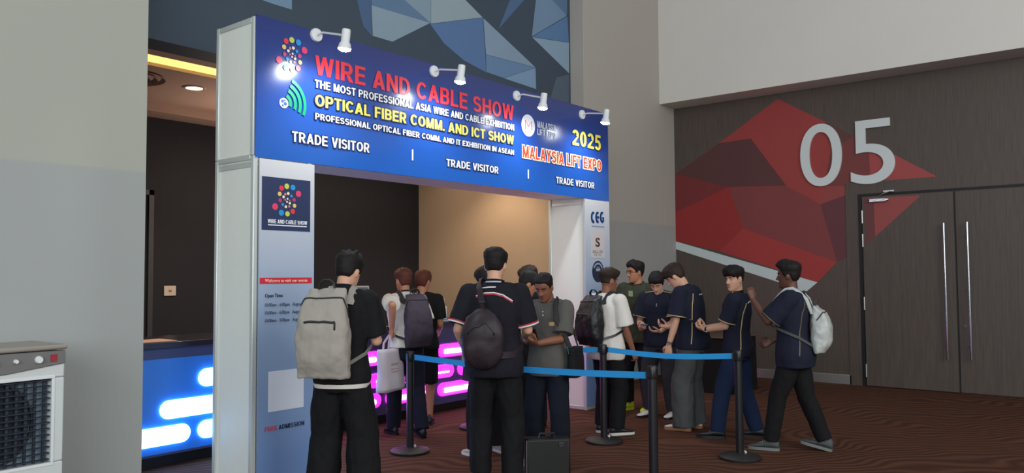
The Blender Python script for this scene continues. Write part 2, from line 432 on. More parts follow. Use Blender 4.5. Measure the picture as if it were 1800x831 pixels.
dm = poly_wall('red_facet', [((104,54,54), [(1519.2,348),(1535.6,347),(1538.5,416),(1522,431)]), ((148,68,65), [(1535.6,347),(1618.6,343.5),(1538.5,416)])], 0, XD, .006, l1)
dm.data.transform(inv)
for (px, y0) in ((1660.5, 2.158), (1700.5, 1.886)):
    x = X05-.115
    h = MB().tube([(x, y0, .44), (x, y0, 2.225)], .016, 16)
    for z in (.62, 1.35, 2.05): h.tube([(x, y0, z), (X05-.045, y0, z)], .009, 10)
    hp = dpart(h, 'pull_handle', M_chrome, smooth=40)
lk = MB().tube([(X05-.045, 1.955, .875), (X05-.028, 1.955, .875)], .024, 20); dpart(lk, 'lock', M_chrome, smooth=40)
dc = MB().box((XD-.05, 2.86, 2.555), (XD-.002, 3.08, 2.605)); dc.box((XD-.045, 2.83, 2.57), (XD-.004, 2.87, 2.60))
clo = dpart(dc, 'door_closer', M_chrome, bevel=.006)
am = MB().tube([(XD-.03, 2.97, 2.61), (XD-.06, 2.90, 2.66), (XD-.01, 2.80, 2.70)], .008, 8); am.box((XD-.02, 2.76, 2.69), (XD+.035, 2.90, 2.71))
am = dpart(am, 'closer_arm', M_chrome, clo)
for z in (2.36, 2.03, 1.15, .22):
    dpart(MB().tube([(XD-.006, YD0-.012, z-.09), (XD-.006, YD0-.012, z+.09)], .011, 10), 'hinge', M_steel, smooth=40)
# the hall number
hn = empty('hall_number', (X05, 3.5, 2.9)); tag(hn, 'large white raised hall number 05 on the red facet wall above the door', 'sign')
inv2 = Matrix.Translation((-X05, -3.5, -2.9))
Mnum = mat('number_white', (205, 212, 210), .4, 0, .02)
for ch, a, b, h in (('0', (1408, 326), (1481, 326), None), ('5', (1496, 323), (1574, 319), None)):
    pl_ = at(a[0], a[1], 0, X05-.03); q = at(b[0], b[1], 0, X05-.03)
    wdt = pl_.y - q.y
    top = {'0': at(1446, 217, 0, X05-.03), '5': at(1548, 208, 0, X05-.03)}[ch]
    zb = at(1446, 327, 0, X05-.03).z if ch == '0' else at(1537, 322.5, 0, X05-.03).z
    text(ch, 'digit', (X05-.004, pl_.y, zb), (0,-1,0), (0,0,1), wdt, top.z-zb, Mnum, hn, 0, .03, inv2, res=16)
# small switch boxes
it = empty('wall_intercom', at(1143, 563, 1, YP))
MB().box((-.035, -.022, -.055), (.035, -.001, .055)).build('cover', M_white, it, bevel=.006)
MB().box((-.012, -.03, -.10), (.022, -.001, -.058)).build('plug', M_black, it, bevel=.004)
tag(it, 'small white box with a black plug on the grey wall by the corner', 'socket')
so = empty('wall_socket', at(298, 511, 1, YBK))
MB().box((-.075, -.015, -.06), (.075, -.001, .06)).build('plate', mat('socket_plate', (214, 196, 180), .4), so, bevel=.005)
MB().box((-.02, -.019, -.012), (.02, -.0152, .012)).build('rocker', mat('socket_rocker', (150, 130, 116), .4), so, bevel=.002)
tag(so, 'white wall socket on the dark wall left of the booth', 'socket')

# ================================================================== ENTRANCE BOOTH
BX0, BX1, BY, BD, BT, BB = 3.372, 8.317, 5.197, .532, 3.541, 2.486
CW = .53
booth = empty('entrance_booth', ((BX0+BX1)/2, BY+BD/2, 0))
tag(booth, 'white exhibition entrance booth with a blue banner across two columns', 'booth')
BI = Matrix.Translation((-(BX0+BX1)/2, -(BY+BD/2), 0))
def bpart(mb, name, m, parent=booth, **k):
    for i, v in enumerate(mb.v): mb.v[i] = BI @ v
    return mb.build(name, m, parent, **k)
M_alu = mat('white_aluminium', (206, 212, 208), .35, .3, .02)
for x0, x1 in ((BX0, BX0+CW), (BX1-CW, BX1)):
    c = MB().box((x0+.02, BY+.02, 0.0), (x1-.02, BY+BD-.02, BB))
    col = bpart(c, 'column', M_white)
    po = MB()
    for px in (x0, x1-.04):
        for py in (BY, BY+BD-.04): po.box((px, py, 0), (px+.04, py+.04, BB-.001))
    for z in (.0, BB-.085): po.box((x0+.041, BY+.012, z), (x1-.041, BY+BD-.012, z+.045)); po.box((x0+.012, BY+.041, z), (x1-.012, BY+BD-.041, z+.045))
    bpart(po, 'profile', M_alu, bevel=.006)
fa = MB().box((BX0+.012, BY+.022, BB), (BX1-.012, BY+BD-.012, BT-.01))
fas = bpart(fa, 'fascia', M_white)
pf = MB()
for px in (BX0, BX1-.04):
    for py in (BY+.012, BY+BD-.04): pf.box((px, py, BB+.001), (px+.04, py+.04, BT))
pf.box((BX0+.041, BY+BD-.04, BT-.045), (BX1-.041, BY+BD, BT-.002)); pf.box((BX0+.002, BY+.053, BT-.045), (BX0+.04, BY+BD-.041, BT-.002)); pf.box((BX0+.002, BY+.053, BB-.03), (BX0+.04, BY+BD-.041, BB+.012))
bpart(pf, 'profile', M_alu, bevel=.006)
# vinyl banner, very slightly wavy
Mban = gradient_print('blue_banner_vinyl', 2.50, 3.54, (30, 92, 178), (38, 52, 118), .22, (28, 68, 150), coat=.3)
bn = MB(); nx, nz = 120, 24; z0b, z1b = BB-.012, BT+.012; grid = []
def wav(x, z): return .0025*math.sin(x*7.1+z*2) * (1-abs((z-3.0)/.55)**2) + .002*noise.noise(Vector((x*1.6, z*2.2, 3)))
for i in range(nx+1):
    for j in range(nz+1):
        x = BX0+.012 + (BX1-BX0-.016)*i/nx; z = z0b+(z1b-z0b)*j/nz
        grid.append((x, BY-.006+wav(x, z), z))
k = nz+1; n1 = len(grid)
back = [(x, BY+.008, z) for x, y, z in grid]
fcs = [(i*k+j, (i+1)*k+j, (i+1)*k+j+1, i*k+j+1) for i in range(nx) for j in range(nz)]
per = [j for j in range(k)] + [i*k+nz for i in range(1, nx+1)] + [nx*k+j for j in range(nz-1, -1, -1)] + [i*k for i in range(nx-1, 0, -1)]
bn.add(grid+back, fcs + [tuple(n1+q for q in f) for f in fcs] + [(per[i], per[(i+1)%len(per)], n1+per[(i+1)%len(per)], n1+per[i]) for i in range(len(per))])
ban = bpart(bn, 'banner', Mban, smooth=40)
YT = BY-.0105
TX, TZ = (1,0,0), (0,0,1)
# ---- a bold grotesque cut from straight bars and arcs
def glyphs(v=.20, h=.165):
    q = lambda *p: [list(p)]
    def V(x, y0=0, y1=1): return [[(x,y0),(x+v,y0),(x+v,y1),(x,y1)]]
    def Hb(y, x0, x1): return [[(x0,y),(x1,y),(x1,y+h),(x0,y+h)]]
    def D(a, b, c, d): return [[a, b, c, d]]
    def arc(cx, cy, rx, ry, a0, a1, n=14):
        o = []; n = max(4, int(abs(a1-a0)/360*28))
        for i in range(n):
            A, B = math.radians(a0+(a1-a0)*i/n), math.radians(a0+(a1-a0)*(i+1)/n)
            o.append([(cx+rx*math.cos(A),cy+ry*math.sin(A)),(cx+rx*math.cos(B),cy+ry*math.sin(B)),(cx+(rx-v)*math.cos(B),cy+(ry-h)*math.sin(B)),(cx+(rx-v)*math.cos(A),cy+(ry-h)*math.sin(A))])
        return o
    G = {}
    G['A'] = (.76, D((0,0),(.21,0),(.48,1),(.28,1)) + D((.55,0),(.76,0),(.48,1),(.28,1)) + Hb(.20,.16,.60))
    G['B'] = (.68, V(0) + Hb(0,v,.40) + Hb(.43,v,.40) + Hb(1-h,v,.40) + arc(.39,.715,.26,.285,-90,90) + arc(.39,.2975,.29,.2975,-90,90))
    G['C'] = (.72, arc(.38,.5,.38,.5,38,322))
    G['D'] = (.72, V(0) + Hb(0,v,.32) + Hb(1-h,v,.32) + arc(.31,.5,.41,.5,-90,90))
    G['E'] = (.62, V(0) + Hb(0,v,.62) + Hb(.43,v,.57) + Hb(1-h,v,.60))
    G['F'] = (.58, V(0) + Hb(.42,v,.52) + Hb(1-h,v,.58))
    G['H'] = (.72, V(0) + V(.52) + Hb(.43,v,.52))
    G['I'] = (.20, V(0)); G['L'] = (.58, V(0) + Hb(0,v,.58)); G['.'] = (.2, V(0,0,.2))
    G['M'] = (.84, V(0) + V(.64) + D((.0,1),(.23,1),(.51,0),(.33,0)) + D((.84,1),(.61,1),(.33,0),(.51,0)))
    G['N'] = (.72, V(0) + V(.52) + D((0,1),(.22,1),(.72,0),(.50,0)))
    G['O'] = (.78, arc(.39,.5,.39,.5,0,360))
    P = V(0) + Hb(.37,v,.39) + Hb(1-h,v,.39) + arc(.38,.685,.28,.315,-90,90)
    G['P'] = (.66, P); G['R'] = (.71, P + D((.47,0),(.71,0),(.46,.44),(.26,.44)))
    G['S'] = (.67, arc(.33,.715,.325,.285,20,270) + arc(.335,.2975,.335,.2975,90,-158))
    G['T'] = (.62, Hb(1-h,0,.62) + V(.21,0,1-h)); G['V'] = (.72, D((0,1),(.21,1),(.46,0),(.26,0)) + D((.72,1),(.51,1),(.26,0),(.46,0)))
    G['W'] = (1.02, D((0,1),(.2,1),(.37,0),(.18,0)) + D((.18,0),(.37,0),(.60,1),(.42,1)) + D((1.02,1),(.82,1),(.65,0),(.84,0)) + D((.84,0),(.65,0),(.42,1),(.60,1)))
    G['X'] = (.70, D((0,0),(.24,0),(.70,1),(.46,1)) + D((.70,0),(.46,0),(0,1),(.24,1)))
    G['Y'] = (.70, V(.25,0,.46) + D((0,1),(.23,1),(.45,.42),(.25,.42)) + D((.70,1),(.47,1),(.25,.42),(.45,.42)))
    G['0'] = (.58, arc(.29,.5,.29,.5,0,360)); G['2'] = (.57, arc(.28,.70,.28,.30,165,-35) + D((0,h),(.24,h),(.52,.56),(.33,.50)) + Hb(0,0,.57))
    G['5'] = (.57, Hb(1-h,.06,.54) + [[(.04,.46),(.21,.46),(.24,1),(.07,1)]] + arc(.275,.32,.295,.34,140,-155))
    return G
GLY = glyphs()
def bold_text(body, name, P, width, height, m, parent, depth=.002, grow=0):
    """lettering on the banner plane: X runs right, Z runs up; grow thickens every stroke for an outline"""
    x = 0; polys = []
    for ch in body:
        if ch == ' ': x += .34; continue
        wd, ps = GLY[ch]; polys += [[(u+x, t) for u, t in q] for q in ps]; x += wd+.10
    x -= .10; k = width/x; mb = MB()
    def widen(q):
        n = len(q); ar = sum(q[i][0]*q[(i+1)%n][1]-q[(i+1)%n][0]*q[i][1] for i in range(n)); sg = 1 if ar > 0 else -1
        L = []
        for i in range(n):
            (x0,y0),(x1,y1) = q[i], q[(i+1)%n]; dx, dy = x1-x0, y1-y0; l = math.hypot(dx,dy) or 1e-9; nx_, ny_ = sg*dy/l, -sg*dx/l
            L.append((x0+nx_*grow, y0+ny_*grow, dx, dy))
        o = []
        for i in range(n):
            ax, ay, adx, ady = L[i-1]; bx, by, bdx, bdy = L[i]; den = adx*bdy-ady*bdx
            if abs(den) < 1e-9: o.append((bx, by)); continue
            t = ((bx-ax)*bdy-(by-ay)*bdx)/den; px, py = ax+adx*t, ay+ady*t
            d = math.hypot(px-q[i][0], py-q[i][1]); lim = grow*1.8
            if d > lim: px, py = q[i][0]+(px-q[i][0])*lim/d, q[i][1]+(py-q[i][1])*lim/d
            o.append((px, py))
        return o
    for j, q in enumerate(polys):
        q = [(u*k, t*height) for u, t in q]
        if grow: q = widen(q)
        dd = depth + .00009*(j % 7)
        a = [Vector((P[0]+u, P[1], P[2]+t)) for u, t in q]
        mb.add(a + [p-Vector((0,dd,0)) for p in a], [(0,1,2,3),(4,5,6,7)]+[(i,(i+1)%4,4+(i+1)%4,4+i) for i in range(4)])
    o = bpart(mb, name, m, parent)
    return words(o, (1,0,0), .17*k-2*grow) if ' ' in body else o
def sign_text(body, bl, br, tl, tr, m, bold, name='lettering', parent=ban, dy=0, yplane=YT, depth=.002):
    """bl/br = baseline pixels at both ends, tl/tr = cap-top pixels"""
    A, B = at(*bl, 1, yplane), at(*br, 1, yplane); h = ((at(*tl, 1, yplane).z-A.z) + (at(*tr, 1, yplane).z-B.z))/2
    zb = (A.z+B.z)/2
    return bold_text(body, name, (A.x, yplane-dy, zb), B.x-A.x, h, m, parent, depth, bold)
T_red = mat('print_red', (240, 62, 76), .35, 0, 0); T_wht = mat('print_white', (232, 234, 240), .35, 0, 0)
T_yel = mat('print_yellow', (240, 226, 96), .35, 0, 0); T_navy = mat('print_navy', (34, 44, 74), .4, 0, 0)
T_org = mat('print_orange_red', (206, 62, 40), .35, 0, 0); T_cream = mat('print_cream', (246, 228, 190), .35, 0, 0)
T_shadow = mat('print_dark_outline', (18, 26, 66), .4, 0, 0)
sign_text('WIRE AND CABLE SHOW', (553.5,129), (903,213), (553.5,95), (903,187), T_red, 0)
for mm, bo, dd in ((T_shadow, .006, 0), (T_wht, 0, .0012)):
    sign_text('THE MOST PROFESSIONAL ASIA WIRE AND CABLE EXHIBITION', (553,151), (903.5,231.5), (553,136.5), (903.5,221), mm, bo, dy=dd)
    sign_text('PROFESSIONAL OPTICAL FIBER COMM. AND IT EXHIBITION IN ASEAN', (553.7,207), (903,274), (553.7,195), (903,266), mm, bo, dy=dd)
    sign_text('TRADE VISITOR', (513,247.4), (649.4,269.5), (513,229.5), (649.4,252.5), mm, bo, dy=dd)
    sign_text('TRADE VISITOR', (784.5,291.2), (876,306), (784.5,277.8), (876,294), mm, bo, dy=dd)
    sign_text('TRADE VISITOR', (977.5,322), (1044.5,331.6), (977.5,310.3), (1044.5,320.7), mm, bo, dy=dd)
for mm, bo, dd in ((T_shadow, .009, 0), (T_yel, 0, .0012)):
    sign_text('OPTICAL FIBER COMM. AND ICT SHOW', (553.7,184.5), (903,255), (553.7,162.5), (903,240.5), mm, bo, dy=dd)
    sign_text('2025', (1006,255), (1056,264), (1006,228), (1056,237.5), mm, bo, dy=dd)
for mm, bo, dd in ((T_cream, .011, 0), (T_org, 0, .0012)):
    sign_text('MALAYSIA LIFT EXPO', (918.5,276), (1057,301), (918.5,256), (1057,281.5), mm, bo, dy=dd)
for px, py0, py1 in ((725,281.7,262.6), (928.7,314,298)):
    a = at(px, py0, 1, YT); b = at(px, py1, 1, YT)
    bpart(MB().box((a.x-.009, YT-.002, a.z), (a.x+.009, YT, b.z)), 'divider', T_wht, ban)
# ---- round and dotted emblems
def disc(mb, c, r, y, n=28, ry=None):
    pts = [Vector((c.x+r*math.cos(2*PI*j/n), y, c.z+(ry or r)*math.sin(2*PI*j/n))) for j in range(n)]
    b = [p+Vector((0,.0012,0)) for p in pts]
    mb.add(pts+b, [tuple(range(n)), tuple(range(n,2*n))[::-1]] + [(j,(j+1)%n,n+(j+1)%n,n+j) for j in range(n)])
DC = {'r': (224,58,72), 'g': (196,206,84), 'b': (40,146,208), 'm': (196,54,110), 'p': (226,66,110), 'y': (226,196,110), 'c': (240,222,190), 't': (206,130,120)}
# offsets read from the emblem on the left column (665 px = 120 px, circle list: x, y, radius, colour)
DOTS = [(302,276,24,'r'),(352,257,25,'g'),(411,268,26,'b'),(465,330,29,'p'),(285,333,20,'y'),(338,335,12,'t'),(366,328,14,'c'),(397,353,14,'b'),(322,362,13,'c'),(290,396,18,'m'),(337,391,8,'t'),(360,381,9,'c'),(382,397,7,'t'),(422,391,18,'m'),(355,411,9,'c'),(382,424,12,'c'),(314,437,14,'b'),(427,449,19,'y'),(344,459,13,'c'),(376,456,11,'t'),(243,458,30,'p'),(302,518,27,'b'),(360,530,24,'g'),(410,506,24,'r')]
def emblem(parent, cx, cz, sc, y, name='dot_emblem'):
    mb = MB(); keys = list(DC)
    for x, yy, r, c in DOTS:
        mb.cur = keys.index(c); disc(mb, Vector((cx+(x-353)*sc*1.22, 0, cz-(yy-396 - (x-353)*.075)*sc)), r*sc*1.08, y, 24)
        # each add() is one material run
    return bpart(mb, name, [mat('print_dot_'+q, DC[q], .35, 0, 0) for q in keys], parent)
ec = at(513, 97, 1, YT)
emblem(ban, ec.x, ec.z, .00086, YT-.001)
# green signal arcs and the little globe
gc = at(499, 181, 1, YT); ga = MB()
for r in (.06, .105, .15, .195):
    pts = [(gc.x-.0+r*math.cos(a), YT-.001, gc.z+.005+r*math.sin(a)) for a in [math.radians(-22+90*i/14) for i in range(15)]]
    ga.ribbon(pts, .027, .0016, (0,-1,0))
bpart(ga, 'signal_arcs', mat('print_green', (18, 150, 104), .35, 0, 0), ban)
gl = MB(); gl.cur = 0; disc(gl, gc, .04, YT-.001); gl.cur = 1
for dx, dz_, r in ((-.014,.012,.013),(.012,-.004,.015),(.004,.022,.008),(-.01,-.02,.009)): disc(gl, gc+Vector((dx,0,dz_)), r, YT-.002, 10)
bpart(gl, 'globe', [mat('print_pale_blue', (220, 228, 240), .35, 0, 0), mat('print_globe_blue', (60, 96, 170), .35, 0, 0)], ban)
# white round logo with a thin M
lc = at(928.5, 220.5, 1, YT); lm = MB(); disc(lm, lc, .118, YT-.001, 48); bpart(lm, 'round_logo', T_wht, ban)
mm_ = MB(); zz = [(-.055,-.05),(-.055,.05),(0,-.012),(.055,.05),(.055,-.05)]
mm_.ribbon([(lc.x+a, YT-.0035, lc.z+b) for a, b in zz], .014, .002, (0,-1,0))
bpart(mm_, 'logo_mark', mat('print_rose', (222, 120, 110), .4, 0, 0), ban)
T_pale = mat('print_pale', (186, 192, 206), .4, 0, 0)
sign_text('MALAYSIA', (944.5,225), (977,230.5), (944.5,213.5), (977,219), T_pale, 0)
sign_text('LIFT EXPO', (944.5,237.5), (977,243), (944.5,227), (977,232), T_pale, 0)
# ---- printed column fronts
Mcol = gradient_print('column_vinyl', .2, 2.45, (112, 142, 190), (206, 206, 208), .4, (150, 170, 198))
def panel(x0, x1, z0, z1): return bpart(MB().box((x0, BY-.012, z0), (x1, BY-.0005, z1)), 'column_graphic', Mcol)
pL = panel(BX0+.045, BX0+CW+.012, .05, BB-.02); pR = panel(BX1-CW-.006, BX1-.008, .05, BB-.02)
YC = BY-.0125
def rect(px0, py0, px1, py1, m, name, parent, d=.001, y=YC):
    a = at(px0, py0, 1, y); b = at(px1, py1, 1, y)
    return bpart(MB().box((a.x, y-d, min(a.z,b.z)), (b.x, y-.0001, max(a.z,b.z))), name, m, parent)
def flat_rect(x0, z0, x1, z1, m, name, parent, d=.001, y=YC):
    return bpart(MB().box((x0, y-d, z0), (x1, y-.0001, z1)), name, m, parent)
a = at(460.5, 308, 1, YC); b = at(545, 407, 1, YC); za = at(460.5, 404, 1, YC).z
flat_rect(a.x, (za+b.z)/2, b.x, (a.z+at(545,319,1,YC).z)/2, mat('print_square_navy', (40, 52, 88), .4, 0, .03), 'emblem_square', pL)
e2 = at(504, 352, 1, YC); emblem(pL, e2.x, e2.z, .00078, YC-.0022)
def bcap(s, bl, br, th, m):
    A, B = at(*bl, 1, YC), at(*br, 1, YC); h = at(bl[0], bl[1]-th, 1, YC).z-A.z
    return bold_text(s, 'lettering', (A.x, YC-.0013, (A.z+B.z)/2), B.x-A.x, h, m, pL, .001)
def ctext(s, bl, br, th, m, bold=.02, parent=pL, name='lettering', dy=.0013):
    A, B = at(*bl, 1, YC), at(*br, 1, YC); h = at(bl[0], bl[1]-th, 1, YC).z-A.z
    return text(s, name, (A.x, YC-dy, (A.z+B.z)/2), TX, TZ, B.x-A.x, h, m, parent, bold, .001, BI)
bcap('WIRE AND CABLE SHOW', (470.5,391.5), (539.5,395.5), 7, T_wht)
rect(471, 395.8, 539, 397.5, T_wht, 'caption_line', pL, .002)
a = at(456.5, 498.5, 1, YC); b = at(548, 488, 1, YC)
flat_rect(a.x, a.z-.002, b.x, b.z+.003, mat('print_strip_red', (208, 44, 62), .4, 0, .02), 'red_strip', pL)
ctext('Welcome to visit our events', (465.5,496), (540,496), 6, mat('print_peach', (246, 196, 170), .4, 0, 0), .02)
ctext('Open Time:', (465.5,522), (497.5,522), 6.2, T_navy, .025)
M_gtxt = mat('print_grey_blue', (66, 78, 104), .4, 0, 0)
for i, (s, y0) in enumerate((('10:00am - 6:00pm   August  21', 538), ('10:00am - 6:00pm   August  22', 551.5), ('10:00am - 5:00pm   August  23', 565))):
    ctext(s, (465.5, y0), (538.5, y0-1.5), 6, M_gtxt, .012)
a = at(471, 727, 1, YC); b = at(534, 645, 1, YC)
flat_rect(a.x, a.z+.01, b.x, b.z-.005, mat('print_pale_square', (214, 220, 232), .4, 0, 0), 'pale_square', pL)
bcap('FREE', (465,758.5), (487,755), 8, mat('print_free_red', (206, 70, 84), .4, 0, 0))
bcap('ADMISSION', (489.5,754), (534.5,747), 8, T_navy)
# right column logos
def pt5(x, y): return (1020+x/5.544, 340+y/5.54)
def c_letter(mb, cx, cz, r, wdt, a0, a1, y):
    pts = [(cx+r*.72*math.cos(math.radians(a)), y, cz+r*1.15*math.sin(math.radians(a))) for a in [a0+(a1-a0)*i/16 for i in range(17)]]
    mb.ribbon(pts, wdt, .0016, (0,-1,0))
lg = MB(); lg2 = MB()
for i, px in enumerate((125, 168, 212)):
    c = at(*pt5(px, 232), 1, YC); c_letter(lg, c.x, c.z, .046, .034, 55, 305, YC-.001); c_letter(lg2, c.x+.010, c.z+.003, .030, .010, 70, 290, YC-.002)
    if i: lg.box((c.x-.03, YC-.0044, c.z-.012), (c.x+.032, YC-.0036, c.z+.013)) if i == 1 else lg.box((c.x+.002, YC-.0018, c.z-.055), (c.x+.044, YC, c.z+.004))
bpart(lg, 'logo_letters', mat('print_logo_navy', (28, 52, 104), .4, 0, 0), pR)
bpart(lg2, 'logo_highlight', mat('print_logo_blue', (120, 180, 224), .4, 0, 0), pR)
a = at(*pt5(112, 305), 1, YC); b = at(*pt5(235, 312), 1, YC); flat_rect(a.x, a.z-.022, b.x, a.z-.006, mat('print_caption_grey', (140, 150, 170), .4, 0, 0), 'caption_line', pR)
a = at(*pt5(105, 625), 1, YC); b = at(*pt5(235, 360), 1, YC)
flat_rect(a.x, a.z, b.x, b.z, mat('print_card_grey', (202, 196, 196), .4, 0, .02), 'logo_card', pR)
s0 = at(*pt5(146, 518), 1, YC); s1 = at(*pt5(190, 430), 1, YC)
text('S', 'lettering', (s0.x, YC-.0013, s0.z), TX, TZ, s1.x-s0.x, s1.z-s0.z, mat('print_bronze', (92, 66, 52), .4, 0, 0), pR, .03, .001, BI)
M_taupe = mat('print_taupe', (150, 136, 132), .4, 0, 0)
for s, x0, y0, x1, hh in (('SINGLLOBY', 120, 578, 218, 26), ('PTE. LTD.', 134, 606, 206, 16)):
    p0 = at(*pt5(x0, y0), 1, YC); p1 = at(*pt5(x1, y0-hh), 1, YC); text(s, 'lettering', (p0.x, YC-.0013, p0.z), TX, TZ, p1.x-p0.x, p1.z-p0.z-.0, M_taupe, pR, .012, .001, BI)
bc = at(*pt5(172, 655), 1, YC) - Vector((0,0,.128)); bm_ = MB(); bm_.cur = 0; disc(bm_, bc, .128, YC-.001, 40)
bm_.cur = 1
bm_.ribbon([(bc.x+.096*math.cos(math.radians(q)), YC-.0022, bc.z+.096*math.sin(math.radians(q))) for q in range(25, 156, 5)], .022, .0012, (0,-1,0))
bm_.box((bc.x-.045, YC-.003, bc.z+.005), (bc.x+.045, YC-.0012, bc.z+.038)); bm_.box((bc.x-.03, YC-.003, bc.z+.048), (bc.x+.03, YC-.0012, bc.z+.056))
bpart(bm_, 'round_badge', [mat('print_badge_navy', (38, 46, 66), .4, 0, 0), mat('print_badge_grey', (150, 160, 178), .4, 0, 0)], pR)

# ---- arm spotlights clipped on the banner
LAMPS = [((558,61), (609,86), (608,53), 'leftmost of the four lit arm spotlights above the blue banner'),
         ((765,125), (812,144), (815,117), 'lit arm spotlight above CABLE, second from the left on the banner'),
         ((910,168), (957,190), (962,168), 'lit arm spotlight above the round white logo, third from the left'),
         ((1025,201), (1067,216), (1070,197), 'rightmost of the four lit arm spotlights, near the end of the banner')]
M_bulb = mat('lamp_glow', (255, 255, 255), .5, 0, 0, emit=(240, 246, 255), estr=60)
for (mp, bp_, tp, lab) in LAMPS:
    base = at(mp[0], mp[1], 1, BY-.03)
    YLmp = BY-.40
    bot = at(bp_[0], bp_[1], 1, YLmp); 
    t = empty('arm_spotlight', (base.x, BY-.008, base.z))
    L = lambda p: Vector(p) - Vector((base.x, BY-.008, base.z))
    MB().tube([L((base.x, BY-.028, base.z)), L((base.x, BY-.014, base.z)), L((base.x, BY-.008, base.z))], [.052, .055, .055], 28).build('mounting_disc', M_wmetal, t, smooth=40)
    ltop = bot + Vector((0, 0, .155))
    MB().tube([L((base.x, BY-.028, base.z)), L((base.x, BY-.1, base.z+.004)), L((ltop.x, YLmp+.02, ltop.z-.045))], .009, 10).build('arm', M_wmetal, t, smooth=40)
    ax = Vector((0, .16, -1)).normalized()
    hd = MB().tube([L(ltop - ax*.0), L(ltop + ax*.012), L(ltop + ax*.10), L(ltop + ax*.112), L(ltop+ax*.15)], [.030, .034, .034, .044, .052], 24)
    head = hd.build('lamp_head', M_wmetal, t, smooth=40)
    MB().tube([L(ltop+ax*.1502), L(ltop+ax*.162), L(ltop+ax*.172)], [.050, .046, .024], 24).build('bulb', M_bulb, t, smooth=40)
    l = bpy.data.lights.new('spot_beam', 'SPOT'); l.energy = 38; l.spot_size = 2.5; l.spot_blend = .8; l.shadow_soft_size = .05; l.color = (.88, .94, 1)
    lo = bpy.data.objects.new('spot_beam', l); C.objects.link(lo); lo.parent = t; lo.location = L(ltop+ax*.19)
    lo.rotation_euler = Vector((0, .45, -1)).to_track_quat('-Z', 'Y').to_euler()
    tag(t, lab, 'lamp', 'arm spotlights on the banner')

# ================================================================== RECEPTION COUNTER
YCN = 6.47
rc = empty('reception_counter', (6.0, YCN+.35, 0)); tag(rc, 'long dark reception counter with glowing blue and purple light tubes', 'counter')
CI = Matrix.Translation((-6.0, -(YCN+.35), 0))
def cpart(mb, name, m, **k):
    for i, v in enumerate(mb.v): mb.v[i] = CI @ v
    return mb.build(name, m, rc, **k)
cpart(MB().box((2.90, YCN-.004, .12), (4.37, YCN-.0005, .90)), 'blue_glow_panel', mat('painted_blue_glow', (52, 132, 226), .35, 0, .02, spec=.6))  # thin panel; the blue glow of the tubes is put into its colour
cpart(MB().box((2.88, YCN, .10), (9.09, YCN+.68, .985)), 'counter_body', mat('counter_gloss', (64, 70, 110), .45, 0, .03, spec=.6))
cpart(MB().box((2.88, YCN+.06, .0), (9.09, YCN+.62, .10)), 'plinth', M_black)
cpart(MB().box((2.875, YCN-.03, .986), (9.095, YCN+.72, 1.04)), 'countertop', mat('countertop_dark', (40, 36, 48), .25, 0, .05), bevel=.006)
R1 = [(2.90,3.60),(3.667,4.33),(4.41,5.03),(5.09,5.748),(5.81,6.536),(6.602,7.33),(7.40,8.10),(8.17,8.95)]
R2 = [(3.328,4.06),(4.13,4.85),(4.92,5.50),(5.57,6.15),(6.22,6.877),(6.94,7.60),(7.67,8.4)]
E_blue = mat('tube_glow_blue', (120, 190, 255), .4, 0, 0, emit=(120, 185, 255), estr=9)
E_mag = mat('tube_glow_magenta', (255, 120, 240), .4, 0, 0, emit=(222, 28, 214), estr=2.0)
E_core = mat('tube_core_pink', (255, 230, 255), .4, 0, 0, emit=(255, 210, 255), estr=4)
def capsule(mb, x0, x1, z, r, y0, y1, n=10):
    pts = [(x1-r+r*math.cos(a), z+r*math.sin(a)) for a in [-PI/2+PI*i/n for i in range(n+1)]] + [(x0+r+r*math.cos(a), z+r*math.sin(a)) for a in [PI/2+PI*i/n for i in range(n+1)]]
    mb.prism(pts, (0, y1, 0), (1,0,0), (0,0,1), (0,-1,0), y1-y0)
for z, rows in ((.71, R1), (.475, R2), (.265, R1)):
    for x0, x1 in (rows[1:] if z == .71 else rows):
        blue = x0 < 4.2
        mb = MB(); capsule(mb, x0, x1, z, .078, YCN-.03, YCN-.001)
        cpart(mb, 'light_tube', E_blue if blue else E_mag, bevel=.02, bseg=3)
        if not blue:
            cm = MB().tube([(x0+.10, YCN-.034, z-.01), (x1-.10, YCN-.034, z-.01)], .028 if z != .475 else .010, 10)
            cpart(cm, 'tube_core', E_core, smooth=40)
# things on the counter
pp = MB(); pp.add([(0,0,0),(.52,0,.004),(.52,.30,.004),(0,.30,0)], [(0,1,2,3)]); pp.box((0,0,0),(.52,.30,.003))
p0 = at(250, 606, 2, 1.0415)
pap = MB().box((2.95, 6.50, 1.0405), (3.50, 6.80, 1.0445)).build('paper_sheet', mat('peach_paper', (236, 190, 168), .7), bevel=.001)
tag(pap, 'pale sheet of paper lying on the counter left of the booth', 'paper')
def small_printer(x, y, w_, d_, h_, lab):
    t = empty('card_printer', (x, y, 1.0405))
    MB().box((-w_/2, -d_/2, 0), (w_/2, d_/2, h_*.62)).build('body', M_white, t, bevel=.012)
    MB().box((-w_/2+.01, -d_/2+.03, h_*.62+.001), (w_/2-.01, d_/2, h_)).build('lid', mat('printer_lid', (196, 186, 176), .5), t, bevel=.012)
    MB().box((-w_/2+.04, -d_/2-.006, h_*.25), (w_/2-.04, -d_/2-.0005, h_*.4)).build('slot', M_black, t)
    tag(t, lab, 'printer', 'card printers on the counter')
small_printer(6.72, 6.88, .18, .24, .24, 'white card printer on the counter, half hidden behind the charcoal backpack')
small_printer(6.95, 6.84, .20, .24, .27, 'pale boxy card printer on the counter, nearer the man in the black striped polo')
ly = MB()
for cx, r in ((6.74, .045), (6.83, .06)):
    ly.ribbon([(cx+r*math.cos(a)*1.3, 6.50+r*.6*math.sin(a), 1.046+.03*max(0, math.sin(a*1.0))) for a in [2*PI*i/20 for i in range(19)]], .018, .003, (0,0,1))
